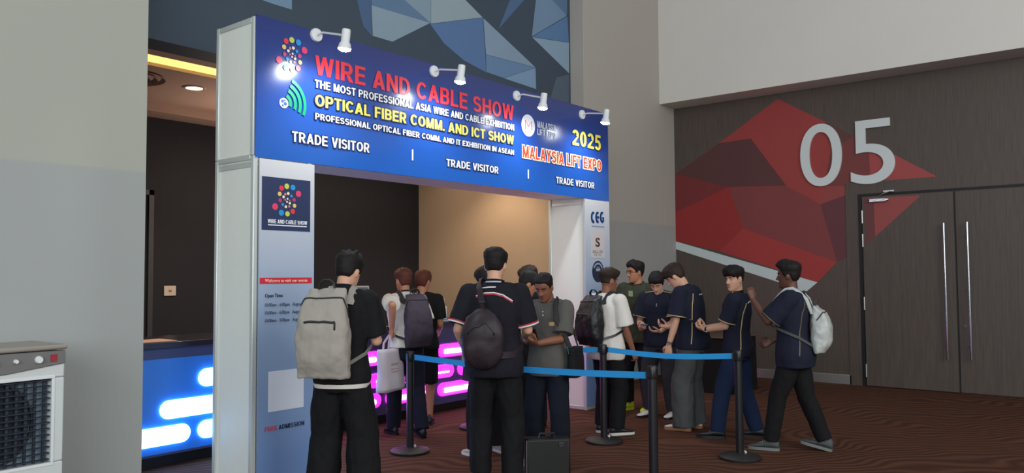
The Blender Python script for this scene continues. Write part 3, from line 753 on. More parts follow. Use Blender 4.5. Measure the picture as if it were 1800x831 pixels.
ly.ribbon([(6.60,6.47,1.044),(6.68,6.48,1.058),(6.78,6.46,1.05),(6.86,6.436,1.046),(6.87,6.428,.99),(6.872,6.43,.95)], .02, .003, lambda p: Vector((0,-.5,1)))
tag(ly.build('lanyards', mat('lanyard_blue', (96, 140, 190), .6)), 'tangle of pale blue lanyards on the counter edge', 'lanyard')
mo = empty('monitor', (5.62, 6.83, 1.0405), math.radians(-28)); tag(mo, 'silver framed monitor on the counter between two visitors', 'monitor')
MB().box((-.22, -.012, .10), (.22, .012, .43)).build('screen_case', mat('silver_plastic', (186, 186, 190), .4), mo, bevel=.006)
MB().box((-.205, -.0145, .115), (.205, -.0122, .415)).build('screen', mat('screen_grey', (120, 118, 124), .2), mo)
ms = MB().box((-.02, .0125, .012), (.02, .03, .25)); ms.box((-.1, -.07, 0), (.1, .09, .012)); ms.build('stand', mat('silver_plastic', (186,186,190)), mo, bevel=.003)

# ================================================================== BARRIERS
BLT = fabric('belt_blue', (46, 150, 216), .6, .1, 300, .03)
def stanchion(x, y, lab, belts=(), h=.92):
    t = empty('stanchion', (x, y, 0))
    MB().lathe([(.0,0),(.172,0),(.176,.006),(.176,.022),(.165,.032),(.06,.046),(.034,.052),(0,.052)], n=48).build('base', mat('stanchion_base', (34, 31, 31), .5, 0, .06), t, smooth=40)
    MB().lathe([(.0,.05),(.033,.05),(.033,h-.09),(0,h-.09)], n=28).build('pole', M_blackm, t, smooth=40)
    hd = MB().lathe([(.0,h-.092),(.034,h-.092),(.0355,h-.088),(.0355,h-.004),(.033,h),(0,h)], n=28)
    for a in range(4): hd.box((-.012, .032, h-.078), (.012, .040, h-.02), Matrix.Rotation(a*PI/2, 4, 'Z'))
    hd.build('belt_head', M_black, t, smooth=40)
    MB().tube([(.03,-.02,.052),(.036,-.026,.06),(.02,-.044,.058)], .010, 8).build('base_tag', mat('tag_white', (200,200,196), .5), t, smooth=40)
    for (x1, y1) in belts:
        A = Vector((0,0,h-.05)); B = Vector((x1-x, y1-y, h-.05)); d = (B-A).normalized(); A = A + d*.047; B = B - d*.047
        pts = [A.lerp(B, i/16) - Vector((0,0,.03*math.sin(PI*i/16))) for i in range(17)]
        MB().ribbon(pts, .048, .002, Vector((0,0,1)).cross(d)).build('belt', BLT, t)
        e = MB(); 
        for P in (A, B): e.tube([P-Vector((0,0,.026)), P+Vector((0,0,.026))], .008, 8)
        e.build('belt_end', M_black, t, smooth=40)
    tag(t, lab, 'barrier post', 'queue barrier posts')
S1, S2, S3, S4, S5 = (4.976,5.268), (6.434,4.103), (6.564,2.82), (5.109,2.843), (6.22,5.52)
S1 = (5.02, 5.25)
stanchion(*S1, 'black barrier post standing in front of the purple counter', [S4], .90)
stanchion(*S2, 'black barrier post in front of the boy in the white tee', [S5], .915)
stanchion(*S3, 'black barrier post in front of the boy in blue jeans', [S2])
stanchion(*S4, 'nearest black barrier post, its base cut off by the bottom of the frame')
stanchion(*S5, 'black barrier post mostly hidden behind the man in the striped polo', [], .915)

# black case on the carpet
cs = empty('black_case', (*at(962, 846, 2, 0).xy, 0), TH-PI/2+.12); tag(cs, 'upright black case standing on the carpet before the man in the grey polo', 'bag')
MB().box((-.17, -.07, .012), (.17, .07, .335)).build('body', mat('case_black', (8, 8, 9), .55, 0, .1), cs, bevel=.015)
MB().tube([(-.06,0,.335),(-.055,0,.365),(.055,0,.365),(.06,0,.335)], .009, 8).build('handle', M_black, cs, smooth=40)
MB().tube([(-.168,-.074,.02),(-.168,-.074,.33)], .004, 8).build('zip', mat('zip_grey', (120,118,116), .4, .6), cs)
ft = MB()
for a in (-.14, .14):
    for b in (-.05, .05): ft.lathe([(.0,0),(.012,0),(.012,.013),(0,.013)], (a,b,0), 10)
ft.build('feet', M_black, cs)
lt = MB().box((.08, -.076, .27), (.12, -.0702, .31)); lt.build('latch', mat('latch_grey', (70,70,72), .4, .7), cs, bevel=.003)

# black draped table by the dark wall
dt = empty('draped_table', (10.35, 4.75, 0)); tag(dt, 'table under a black floor-length cloth against the dark wall', 'table')
Mclo = fabric('black_cloth', (17, 17, 18))
rg = []
def sup(a, hx, hy, p=.28): return (hx*math.copysign(abs(math.cos(a))**p, math.cos(a)), hy*math.copysign(abs(math.sin(a))**p, math.sin(a)))
for z in (0.004, .2, .45, .68, .72, .725):
    fl = 0 if z > .7 else (1-z/.72)*.028
    ring = []
    for i in range(140):
        a = 2*PI*i/140; x, y = sup(a, .45-(.012 if z > .722 else 0), .42-(.012 if z > .722 else 0)); k = 1+fl*math.sin(i*1.35)
        ring.append((x*k, y*k, z))
    rg.append(ring)
MB().rings(rg).build('tablecloth', Mclo, dt, smooth=50)
tt = MB().box((-.47,-.44,.7255),(.47,.44,.737)); tt.build('tabletop', mat('tabletop_brown', (92,72,58), .5), dt, bevel=.003)

# ================================================================== AIR COOLER
def cooler():
    t = empty('air_cooler', (1.735, 5.45, 0), math.radians(2)); t.scale = (1, 1, 1.09)
    W, D, H = .70, .46, 1.06
    x1, x0 = W/2, -W/2
    mw = mat('cooler_white', (208, 214, 212), .4, 0, .03); mg = mat('cooler_grey', (112, 112, 110), .45, 0, .04)
    md = mat('cooler_dark', (40, 50, 62), .5, 0, .05)
    b = MB()
    b.box((x0, -D/2+.10, .08), (x1, D/2, H-.012))                    # rear shell
    b.box((x0, -D/2, .08), (x1, -D/2+.0995, .43)); b.box((x0, -D/2, .895), (x1, -D/2+.0995, .985))
    b.box((x0, -D/2, .4305), (x0+.07, -D/2+.0995, .8945)); b.box((x1-.07, -D/2, .4305), (x1, -D/2+.0995, .8945))
    b.build('housing', mw, t, bevel=.008)
    p = MB(); p.prism([(x0,.972),(-.07,.935),(.02,.935),(x1,.972),(x1,1.045),(x0,1.045)], (0,-D/2+.03,0), (1,0,0), (0,0,1), (0,-1,0), .04)
    p.build('control_panel', mg, t, bevel=.004)
    MB().box((x0-.012, -D/2-.015, H-.01), (x1+.012, D/2+.01, H+.018)).build('lid', mat('cooler_lid', (150, 142, 132), .4, 0, .03), t, bevel=.01)
    for x, r in ((-.05, .021), (.07, .012), (.195, .021), (-.22, .021)):
        MB().tube([(x, -D/2-.0105, 1.002), (x, -D/2-.030, 1.002), (x, -D/2-.034, 1.002)], [r, r*.92, r*.8], 24).build('knob', M_wmetal, t, smooth=40)
    MB().box((.262, -D/2-.0135, .985), (.300, -D/2-.0103, 1.026)).build('red_label', mat('cooler_label', (150, 44, 56), .5), t)
    f = MB()
    f.box((x0+.0705, -D/2+.085, .4305), (x1-.0705, -D/2+.0945, .8945)); f.build('grille_back', mat('cooler_inner', (150, 168, 184), .6), t)
    v = MB()
    for i in range(11):
        x = x0+.095+i*(W-.19)/10; v.box((x-.0075, -D/2+.045, .432), (x+.0075, -D/2+.06, .893))
    v.build('vertical_vanes', md, t)
    g = MB(); cx, cz = -.03, .662
    for i in range(6):
        a = i*PI/3+.3
        R = []
        for q in range(7):
            r = .05+.17*q/6; wd = .05+.05*q/6
            p0 = Vector((cx+r*math.cos(a), 0, cz+r*math.sin(a))); tt = Vector((-math.sin(a), 0, math.cos(a)))
            R.append([p0-tt*wd+Vector((0,-D/2+.080,0)), p0+tt*wd+Vector((0,-D/2+.072,0)), p0+tt*wd+Vector((0,-D/2+.075,0)), p0-tt*wd+Vector((0,-D/2+.083,0))])
        g.rings(R)
    g.lathe([(.0,0),(.06,0),(.055,.018),(0,.02)], n=24, M=Matrix.Translation((cx, -D/2+.075, cz)) @ Matrix.Rotation(PI/2, 4, 'X'))
    g.build('fan', md, t, smooth=40)
    MB().lathe([(0,0),(.215,0),(.215,.004),(0,.004)], n=48, M=Matrix.Translation((cx, -D/2+.0845, cz)) @ Matrix.Rotation(PI/2, 4, 'X')).build('fan_opening', mat('cooler_black', (22, 27, 36), .6), t)
    rim = MB(); rim.lathe([(.222,0),(.232,0),(.232,.02),(.222,.02),(.222,0)], n=48, cap=False, M=Matrix.Translation((cx, -D/2+.083, cz)) @ Matrix.Rotation(PI/2, 4, 'X'))
    rim.build('fan_ring', md, t, smooth=40)
    for i in range(14):
        z = .445+i*.0335
        lv = MB(); lv.prism([(0,0),(.020,.004),(.020,.007),(0,.004)], (x0+.073,-D/2+.012,z), (0,1,0), (0,0,1), (1,0,0), W-.146)
        lv.build('louvre', md, t)
    fr = MB(); y = -D/2-.004
    fr.box((x0+.055,y,.415),(x1-.055,y+.003,.432)); fr.box((x0+.055,y,.893),(x1-.055,y+.003,.91)); fr.box((x0+.055,y,.4325),(x0+.0715,y+.003,.8925)); fr.box((x1-.0715,y,.4325),(x1-.055,y+.003,.8925))
    fr.build('grille_frame', M_wmetal, t, bevel=.002)
    MB().prism([(-.13,.28),(.13,.28),(.14,.295),(.14,.36),(.13,.375),(-.13,.375),(-.14,.36),(-.14,.295)], (.05,-D/2-.0005,0), (1,0,0), (0,0,1), (0,-1,0), .004).build('handle_recess', mat('cooler_recess', (120, 130, 142), .5), t)
    for sx in (-1, 1):
        for sy in (-1, 1):
            MB().lathe([(.0,0),(.028,0),(.03,.01),(.03,.07),(.02,.08),(0,.08)], (sx*.28, sy*.17, 0), 16).build('castor', M_black, t, smooth=40)
    MB().tube([(x1+.004, D/2-.05, .80), (x1+.02, D/2-.04, .6), (x1+.03, D/2, .3), (x1+.05, D/2+.06, .03), (x1+.25, D/2+.16, .012)], .006, 8).build('power_cord', M_black, t, smooth=40)
    tag(t, 'white evaporative air cooler with dark louvred fan grille before the left wall', 'air cooler')
cooler()

# ================================================================== PEOPLE
SK_L = skin('skin_light', (206, 158, 132)); SK_M = skin('skin_tan', (176, 122, 92)); SK_D = skin('skin_brown', (132, 86, 64)); SK_DD = skin('skin_deep_brown', (96, 62, 48))
M_eye = mat('eye_white', (176, 164, 156), .35, 0, 0); M_iris = mat('eye_dark', (34, 24, 20), .2, 0, 0)
def hairmat(name, col):
    m = mat(name, col, .6, 0, .3, 120, .6, 90, .22); return m
H_blk = hairmat('hair_black', (26, 22, 21)); H_brn = hairmat('hair_dark_brown', (44, 32, 26)); H_red = hairmat('hair_reddish_brown', (88, 48, 36))
def lerp_tab(tab, z):
    if z <= tab[0][0]: return tab[0][1:]
    for a, b in zip(tab, tab[1:]):
        if z <= b[0]:
            t = (z-a[0])/(b[0]-a[0]); t = t*t*(3-2*t)*.5+t*.5
            return tuple(x+(y-x)*t for x, y in zip(a[1:], b[1:]))
    return tab[-1][1:]
def sstep(a, b, x):
    t = max(0, min(1, (x-a)/(b-a))); return t*t*(3-2*t)
HEAD = [(-.118,.020,.070,-.035),(-.110,.036,.084,-.022),(-.095,.048,.090,.0),(-.075,.057,.089,.030),(-.05,.064,.089,.062),(-.02,.070,.088,.085),(.01,.0735,.088,.097),(.035,.0755,.094,.102),(.06,.0755,.092,.102),(.085,.069,.083,.093),(.105,.055,.065,.075),(.118,.036,.042,.050),(.125,.012,.014,.018)]
def head_pt(z, a, grow=0):
    w, yf, yb = lerp_tab(HEAD, z); s, c = math.sin(a), math.cos(a)
    if c >= 0: y = yf*abs(c)**.85
    else: y = -yb*abs(c)
    x = w*math.copysign(abs(s)**.92, s)
    p = Vector((x, y, z))
    if grow:
        n = Vector((x/.075**2, y/.1**2, (z-.02)/.11**2 if z > .02 else 0)); n.normalize(); p += n*grow
    return p
def head_rings(n=40):
    zs = [-.118,-.113,-.104,-.095,-.085,-.075,-.062,-.05,-.036,-.022,-.01,.0,.01,.02,.03,.04,.052,.065,.078,.09,.1,.108,.115,.121,.125]
    R = []
    for z in zs:
        r = []
        for j in range(n):
            p = head_pt(z, 2*PI*j/n)
            if p.y > .02:
                for sx in (-1, 1):
                    d2 = ((p.x-sx*.032)/.019)**2 + ((z-.010)/.013)**2; p.y -= .011*math.exp(-d2)          # eye sockets
                    d2 = ((p.x-sx*.043)/.02)**2 + ((z+.025)/.02)**2; p.y += .004*math.exp(-d2)            # cheeks
                d2 = (p.x/.05)**2 + ((z-.032)/.009)**2; p.y += .004*math.exp(-d2)                          # brow
                d2 = (p.x/.02)**2 + ((z+.082)/.006)**2; p.y -= .004*math.exp(-d2)                          # under lip
                d2 = (p.x/.02)**2 + ((z+.100)/.012)**2; p.y += .005*math.exp(-d2)                          # chin
            r.append(p)
        R.append(r)
    return R
HANDDEF = dict(curl=.45, spread=.06, thumb=.6)
def build_hand(mb, wrist, d, n, right, s, curl=.6, spread=.035, thumb=.85):
    d = Vector(d).normalized(); n = Vector(n); n = (n - d*n.dot(d)).normalized()
    l = d.cross(n) if right else n.cross(d)
    W = Vector(wrist); P = lambda u, v, w_=0: W + (d*u + l*v + n*w_)*s
    R = []
    for u, hw, th, off in ((-.015,.026,.019,0),(.012,.029,.018,0),(.04,.037,.0165,0),(.07,.042,.0145,-.001),(.092,.041,.012,-.001),(.1,.036,.009,0)):
        R.append([P(u, off+hw*math.cos(a), th*math.sin(a)) for a in [2*PI*j/16 for j in range(16)]])
    mb.rings(R)
    for k, (v, ln, r0) in enumerate(((.030,.074,.0092),(.0105,.082,.0095),(-.009,.076,.0090),(-.0275,.06,.0080))):
        p = P(.085, v); pts = [p]; ang = 0; fd = (d + l*spread*(1.5-k)*.9).normalized()
        for q, (f, c) in enumerate(((.46,.8),(.30,1.1),(.24,.7))):
            ang += curl*c*(1+.12*k)
            p = p + (fd*math.cos(ang) + n*math.sin(ang))*ln*f*s; pts.append(p)
        mb.chain(pts, [r0*s*x for x in (1.05,.98,.9,.78)], 10)
    b = P(.022, .026, .004)
    t1 = (d*.62 + l*.75 + n*.28*(1+thumb)).normalized(); t2 = (d*.85 + l*(.5-.6*thumb) + n*(.25+.5*thumb)).normalized()
    p1 = b + t1*.040*s; p2 = p1 + t2*.034*s; p3 = p2 + (t2*.9 + d*.2 - l*.25*thumb).normalized()*.026*s
    mb.chain([b, p1, p2, p3], [.0135*s, .0115*s, .0102*s, .0085*s], 10)
def ik(a, b, l1, l2, hint):
    v = b-a; L = v.length
    if L > (l1+l2)*.995: b = a + v*((l1+l2)*.995/L); v = b-a; L = v.length
    x = (l1*l1-l2*l2+L*L)/(2*L); h = math.sqrt(max(l1*l1-x*x, 0)); u = v/L
    hv = Vector(hint); hv = (hv-u*hv.dot(u)).normalized()
    return a+u*x+hv*h, b
TORSO = [(.80,.150,.100,-.006),(.86,.164,.112,-.010),(.92,.166,.114,-.010),(1.0,.154,.106,-.002),(1.08,.144,.098,.004),(1.18,.154,.104,.006),(1.28,.168,.114,.004),(1.36,.170,.112,.0),(1.42,.150,.094,-.006),(1.465,.095,.070,-.012),(1.50,.058,.058,-.010)]
class Fig:
    """bones of one standing figure in its own space: x right, y ahead, z up"""
    def __init__(F, x, y, rel, H, lean=0, hunch=0, head=(0,0,0), RW=None, LW=None, RH=None, LH=None, RE=None, LE=None, RF=(.10,0,0,0), LF=(-.10,0,0,0), pel=0, twist=0, girth=1, pelx=0):
        F.loc = Vector((x, y, 0)); F.rz = math.atan2(y, x) + math.radians(rel) - PI/2
        F.s = s = H/1.75; F.lean, F.hunch, F.g, F.twist = lean, hunch, girth, twist
        F.pel = Vector((pelx, pel, 0)); F.mw = Matrix.Translation(F.loc) @ Matrix.Rotation(F.rz, 4, 'Z')
        # spine
        F.sp = []; c = Vector((0,0,.80)); z = .80
        while z < 1.56:
            a = lean*sstep(.9,1.12,z) + hunch*sstep(1.15,1.45,z); F.sp.append((z, c.copy(), a))
            c = c + Vector((0, math.sin(a), math.cos(a)))*.01; z += .01
        F.head = head
        nb = F.T(0, -.012, 1.475); a = F.sp[-6][2]
        yaw, pitch, roll = head
        F.hR = Matrix.Rotation(yaw + twist*.6, 3, 'Z') @ Matrix.Rotation(-pitch, 3, 'X') @ Matrix.Rotation(roll, 3, 'Y')
        up_t = Vector((0, math.sin(a), math.cos(a))); up_h = F.hR @ Vector((0,0,1))
        nd = (up_t*.6+up_h*.4).normalized(); F.nb = nb; atl = nb + nd*.072*s
        F.hc = atl + (F.hR @ Vector((0,.022,.078)))*s; F.atl = atl
        F.arm = {}
        for k, sx, W, Hn, E in (('R',1,RW,RH,RE),('L',-1,LW,LH,LE)):
            S = F.T(sx*.178*min(girth,1.08), -.008, 1.415)
            W = Vector(W)*s if W else Vector((sx*.245, .02, .86))*s
            E = E or ((sx*.25, -1, -.15) if W.z < 1.0*s else (sx*.30, -.5, -1))
            e, wv = ik(S, W, .285*s, .25*s, E)
            Hn = dict(Hn) if Hn else {}
            d = Hn.pop('d', None); n = Hn.pop('n', None)
            if d is None: d = (wv-e).normalized()
            if n is None: n = (-sx, 0, 0)
            F.arm[k] = (S, e, wv, Vector(d), Vector(n), Hn)
        F.leg = {}
        for k, sx, f in (('R',1,RF),('L',-1,LF)):
            hip = (Vector((sx*.088, -.005, .90)) + F.pel)*s; fx, fy, lift, yaw_ = f[:4]; pit = f[4] if len(f) > 4 else 0
            fr = Matrix.Rotation(yaw_, 3, 'Z') @ Matrix.Rotation(-pit, 3, 'X')
            ank = Vector((fx, fy, 0))*s + fr @ Vector((0,0,.085))*s + Vector((0,0,lift))*s
            kn, an = ik(hip, ank, .415*s, .41*s, fr @ Vector((sx*.08,1,0)))
            F.leg[k] = (hip, kn, ank, fr)
    def T(F, x, y, z):
        s = F.s
        if z < .80: c = Vector((0,0,z)); a = 0
        else:
            i = min(int((z-.80)/.01), len(F.sp)-1); zz, c, a = F.sp[i]; c = c + Vector((0, math.sin(a), math.cos(a)))*(z-zz)
        tw = F.twist*sstep(.95,1.4,z); x, y = x*math.cos(tw)-y*math.sin(tw), x*math.sin(tw)+y*math.cos(tw)
        return (c + F.pel + Vector((x, y*math.cos(a), -y*math.sin(a))))*s
    def hp(F, p): return F.hc + (F.hR @ Vector(p))*F.s
    def torso(F, z0, z1, ease, n=32, zs=None, flare=0, p=.85):
        R = []; zs = zs or [z0+(z1-z0)*i/14 for i in range(15)]
        for z in zs:
            hw, hd, oy = lerp_tab(TORSO, z); e = ease + flare*sstep(1.15, z0, z)
            g = F.g if z < 1.40 else 1+(F.g-1)*.3
            R.append([F.T((hw*g+e)*math.copysign(abs(math.cos(a))**p, math.cos(a)), oy+(hd*g+e)*math.copysign(abs(math.sin(a))**p, math.sin(a)), z) for a in [2*PI*j/n for j in range(n)]])
        return R
def place(o, F):
    o.location = F.loc; o.rotation_euler = (0, 0, F.rz); return o
def make_body(F, skin_m, label, hand_kw=None, voxel=.0062):
    s = F.s; mb = MB()
    mb.rings(F.torso(.82, 1.47, -.012))
    mb.chain([F.T(0,-.012,1.44), F.nb, F.atl, F.hp((0,-.02,-.03))], [.066*s, .058*s, .054*s, .054*s], 18)
    for sx in (-1, 1): mb.chain([F.T(sx*.05,-.012,1.455), F.T(sx*.165,-.008,1.418)], [.045*s,.048*s])
    mb.rings([[F.hp(p) for p in r] for r in head_rings()])
    # nose, lips, ears
    mb.chain([F.hp((0,.090,.018)), F.hp((0,.101,-.008)), F.hp((0,.110,-.026))], [.0075*s,.0088*s,.0108*s], 10)
    for sx in (-1, 1):
        mb.ball(F.hp((sx*.0125,.100,-.030)), .0085*s, 10, 6)
        M = (F.hR @ Euler((0, 0, -sx*.35)).to_matrix()).to_4x4()
        mb.ball(F.hp((sx*.0775,-.008,.0)), (.009*s,.019*s,.031*s), 14, 8, M)
        mb.ball(F.hp((sx*.076,-.002,-.022)), (.008*s,.011*s,.013*s), 10, 6, M)
    for k in 'RL':
        S, e, wv, d, n, hk = F.arm[k]
        m1 = S.lerp(e,.45); m2 = e.lerp(wv,.3)
        mb.chain([S, m1, e, m2, wv], [.050*s,.045*s,.037*s,.0385*s,.0265*s])
        build_hand(mb, wv + (wv-e).normalized()*.008*s, d, n, k == 'R', s, **hk)
        hip, kn, an, fr = F.leg[k]
        mb.chain([hip, hip.lerp(kn,.4), kn, kn.lerp(an,.3), an], [.078*s,.073*s,.052*s,.052*s,.036*s])
        mb.chain([an, an + fr @ Vector((0,.08,-.045))*s, an + fr @ Vector((0,.155,-.06))*s], [.034*s,.026*s,.02*s], 10)
    me = fuse(mb, voxel, 2, .4)
    o = link_mesh('person', me, skin_m); place(o, F); tag(o, label, 'person', 'visitors at the booth')
    # eyes, brows, lips ride on the head
    for sx in (-1, 1):
        if F.head[1] > .25:      # looking down: lids lowered over the eyes, only the lashes show
            MB().tube([F.hp((sx*x, y, z)) for x, y, z in ((.020,.0800,.004),(.027,.0835,.0015),(.036,.0815,.0015),(.044,.0745,.004))], [.0014*s,.0024*s,.0024*s,.0014*s], 8).build('eyelashes', M_iris, o, smooth=True); continue
        ey = MB(); ey.cur = 0; ey.ball(F.hp((sx*.032,.0745,.009)), (.0125*s,.0078*s,.0058*s), 12, 8, F.hR.to_4x4())
        ey.cur = 1; ey.ball(F.hp((sx*.032,.0795,.009)), (.0058*s,.0050*s,.0056*s), 10, 6, F.hR.to_4x4())
        ey.build('eye', [M_eye, M_iris], o, smooth=True)
    return o
def face_extras(F, o, brow, lip):
    s = F.s
    for sx in (-1, 1):
        MB().tube([F.hp((sx*x, y, z)) for x, y, z in ((.014,.0945,.027),(.03,.0925,.033),(.044,.083,.030),(.05,.077,.024))], [.0032*s,.0042*s,.0036*s,.002*s], 8).build('eyebrow', brow, o, smooth=True)
    lp = MB(); lp.tube([F.hp((x, .0865-x*x*9, z-.0575)) for x, z in ((-.023,-.003),(-.012,.001),(0,0),(.012,.001),(.023,-.003))], [.002*s,.0052*s,.0055*s,.0052*s,.002*s], 8)
    lp.tube([F.hp((x, .0865-x*x*9, z-.067)) for x, z in ((-.021,.005),(-.011,.0),(0,-.001),(.011,.0),(.021,.005))], [.002*s,.0055*s,.0062*s,.0055*s,.002*s], 8)
    lp.build('lips', lip, o, smooth=True)
def hair(F, o, m, zf=.072, top=.022, side=.008, nape=-.06, fringe=0, seed=1, quiff=0, spike=0, ear=.012):
    """one closed cap: outside the scalp where hair grows, under the skin elsewhere"""
    s = F.s; n = 56; zs = [-.085+.20*i/30 for i in range(31)] + [.118,.1215,.1245]
    def hl(a):
        a = abs(math.degrees(a if a <= PI else a-2*PI))
        for (a0, h0), (a1, h1) in zip(tab, tab[1:]):
            if a <= a1: return h0+(h1-h0)*(a-a0)/(a1-a0)
        return tab[-1][1]
    tab = [(0,zf),(32,zf+.002),(50,zf-.012),(66,.030),(76,-.012),(86,ear),(104,ear),(118,-.030),(140,nape),(180,nape)]
    R = []
    for z in zs:
        r = []
        for j in range(n):
            a = 2*PI*j/n; cov = sstep(-.004, .010, z-hl(a)); ca = math.cos(a)
            th = side + (top-side)*sstep(.03, .10, z) + fringe*sstep(.3,.9,ca)*sstep(.0,.02,z-hl(a))*(1-sstep(.09,.12,z)*.6) + quiff*sstep(.2,.9,ca)*sstep(.06,.1,z)
            b = head_pt(z, a)
            nn = noise.noise(Vector((b.x*60, b.y*60, z*28+seed*5)))*.0045 + noise.noise(Vector((b.x*24, b.y*24, z*14+seed*3)))*.005
            th += nn*(.35+1.2*sstep(.05,.11,z)) + spike*max(0, noise.noise(Vector((b.x*38+seed, b.y*38, 1))))*sstep(.09,.12,z)
            g = -.010 + cov*(.010+max(th,.002))
            r.append(F.hp(head_pt(z, a, g)))
        R.append(r)
    h = MB().rings(R).build('hair', m, o, smooth=True); return h
def sleeve(mb, F, k, frac, r0, r1, ease=0):
    S, e, wv = F.arm[k][:3]; s = F.s
    if frac <= 1: q = S.lerp(e, frac); mb.ball(S, r0*s, 14, 8); mb.tube([S, S.lerp(q,.5), q], [r0*s, (r0*.45+r1*.55)*s, r1*s], 18); return q
    t = frac-1; q = e.lerp(wv, t); mb.ball(S, r0*s, 14, 8); mb.tube([S, e], [r0*s, (r0*.55+r1*.45)*s*1.02], 18); mb.ball(e, (r0*.55+r1*.45)*s*1.02, 14, 8); mb.tube([e, q], [(r0*.55+r1*.45)*s*1.02, r1*s], 18); return q
def shirt(F, o, m, hem=.84, ease=.022, flare=.015, sl=.78, r0=.076, r1=.082, amp=.007, seed=0, voxel=.008, name='shirt', neck=1.478):
    s = F.s; mb = MB()
    zs = [hem+.002]+[hem+(neck-hem)*i/16 for i in range(1,17)]
    mb.rings(F.torso(hem, neck, ease, zs=zs, flare=flare, p=.9))
    for sx in (-1, 1):
        mb.chain([F.T(sx*.045,-.014,1.452), F.T(sx*.11,-.012,1.44), F.T(sx*.165*min(F.g,1.08),-.008,1.415)], [.056*s,.062*s,.066*s])
    for k in 'RL': sleeve(mb, F, k, sl, r0, r1)
    me = fuse(mb, voxel, 3, .5); wrinkle(me, amp*s, (9,9,5), seed); wrinkle(me, amp*.35*s, (26,26,14), seed+3)
    return link_mesh(name, me, m, o)
def trousers(F, o, m, wide=0, top=1.0, amp=.007, seed=0, length=1.0, voxel=.009, name='trousers', drop=.012):
    s = F.s; mb = MB()
    mb.rings(F.torso(.82, top, .010, zs=[.80,.84,.88,.92,.96,top]))
    for k in 'RL':
        hip, kn, an, fr = F.leg[k]
        hi = hip + Vector((0,0,.02*s)); bot = an + (an-kn).normalized()*(drop if length >= 1 else 0)*s
        if length < 1: bot = kn.lerp(an, length)
        r = [.100, .098+wide*.25, .078+wide*.7, .070+wide*.9, .062+wide]
        mb.ball(hi, r[0]*s, 16, 9)
        if length < .2: mb.tube([hi, hip.lerp(kn,.5), bot], [r[0]*s, r[1]*s, (r[2]+.01)*s], 20)
        else:
            mb.ball(kn, r[2]*s, 14, 8)
            mb.tube([hi, hip.lerp(kn,.5), kn], [r[0]*s, r[1]*s, r[2]*s], 20)
            mb.tube([kn, kn.lerp(bot,.5), bot.lerp(kn,.02), bot], [r[2]*s, r[3]*s, r[4]*s, (r[4]+.002)*s], 20)
    me = fuse(mb, voxel, 3, .5); wrinkle(me, amp*s, (11,11,5), seed+11); wrinkle(me, amp*.4*s, (24,24,13), seed+5)
    return link_mesh(name, me, m, o)
def shoes(F, o, up, sole, lace=None, stripes=None, toe=0):
    s = F.s
    for k in 'RL':
        hip, kn, an, fr = F.leg[k]; g = an - fr @ Vector((0,0,.085))*s
        P = lambda x, y, z: g + fr @ Vector((x,y,z))*s
        R = []
        for y, w_, h, x in ((-.078,.018,.055,0),(-.07,.030,.095,0),(-.045,.038,.118,0),(-.01,.041,.122,0),(.03,.040,.108,0),(.075,.042,.072,.002),(.12,.047,.056,.004),(.16,.045,.046,.006),(.19,.034,.038,.007),(.205,.016,.032,.007)):
            ring = []
            for j in range(18):
                a = 2*PI*j/18; z = .022 + (h-.022)*(.5+.5*math.sin(a)); wd = w_*(1 if z < .05 else 1-.35*(z-.05)/.05)
                ring.append(P(x+wd*math.copysign(abs(math.cos(a))**.7, math.cos(a)), y, z))
            R.append(ring)
        sh = MB().rings(R).build('shoe', up, o, smooth=True)
        pts = [(-.082,.0),(-.075,.030),(-.04,.041),(.03,.042),(.11,.050),(.16,.049),(.195,.036),(.212,.008)]
        poly = [(w_, y) for y, w_ in pts] + [(-w_+.004, y) for y, w_ in reversed(pts)]
        sm = MB(); b0 = [P(x, y, 0) for x, y in poly]; b1 = [P(x*1.0, y, .026) for x, y in poly]; nn = len(poly)
        sm.add(b0+b1, [tuple(range(nn))[::-1], tuple(range(nn,2*nn))]+[(i,(i+1)%nn,nn+(i+1)%nn,nn+i) for i in range(nn)]); sm.build('sole', sole, sh, smooth=30)
        if lace:
            lc_ = MB()
            for i in range(5):
                y = .035+i*.017; z = .093-i*.0085; lc_.tube([P(-.022,y,z-.008), P(0,y+.004,z+.002), P(.022,y,z-.008)], .0032*s, 6)
            lc_.build('laces', lace, sh, smooth=True)
        if stripes:
            st = MB()
            for sx in (-1, 1):
                for i in range(3):
                    y = .02+i*.024; st.ribbon([P(sx*.043,y,.030), P(sx*.040,y-.008,.055), P(sx*.034,y-.016,.076)], .009, .003, fr @ Vector((sx,0,.2)))
            st.build('side_stripes', stripes, sh)
def collar(F, o, m, h=.04, r=.066, flare=.012, name='collar', z0=1.462, gap=.0, back=.0):
    s = F.s; R = []; n = 36
    for t, dr, dz_ in ((0,.0,0),(0,.008,0),(1,flare*.3+.005,h),(1,flare*.3-.001,h)):
        R.append([F.T((r+dr)*math.cos(a), -.006+(r*.95+dr)*math.sin(a)+.004*t, z0+dz_*(1-.45*max(0,math.sin(a))) + (.012 if math.sin(a) < 0 else 0)*abs(math.sin(a))) for a in [2*PI*j/n for j in range(n)]])
    mb = MB(); mb.rings(R+[R[0]], cap=False)
    return mb.build(name, m, o, smooth=50)
def bvh(ob):
    me = ob.data; return BVHTree.FromPolygons([v.co for v in me.vertices], [p.vertices for p in me.polygons])
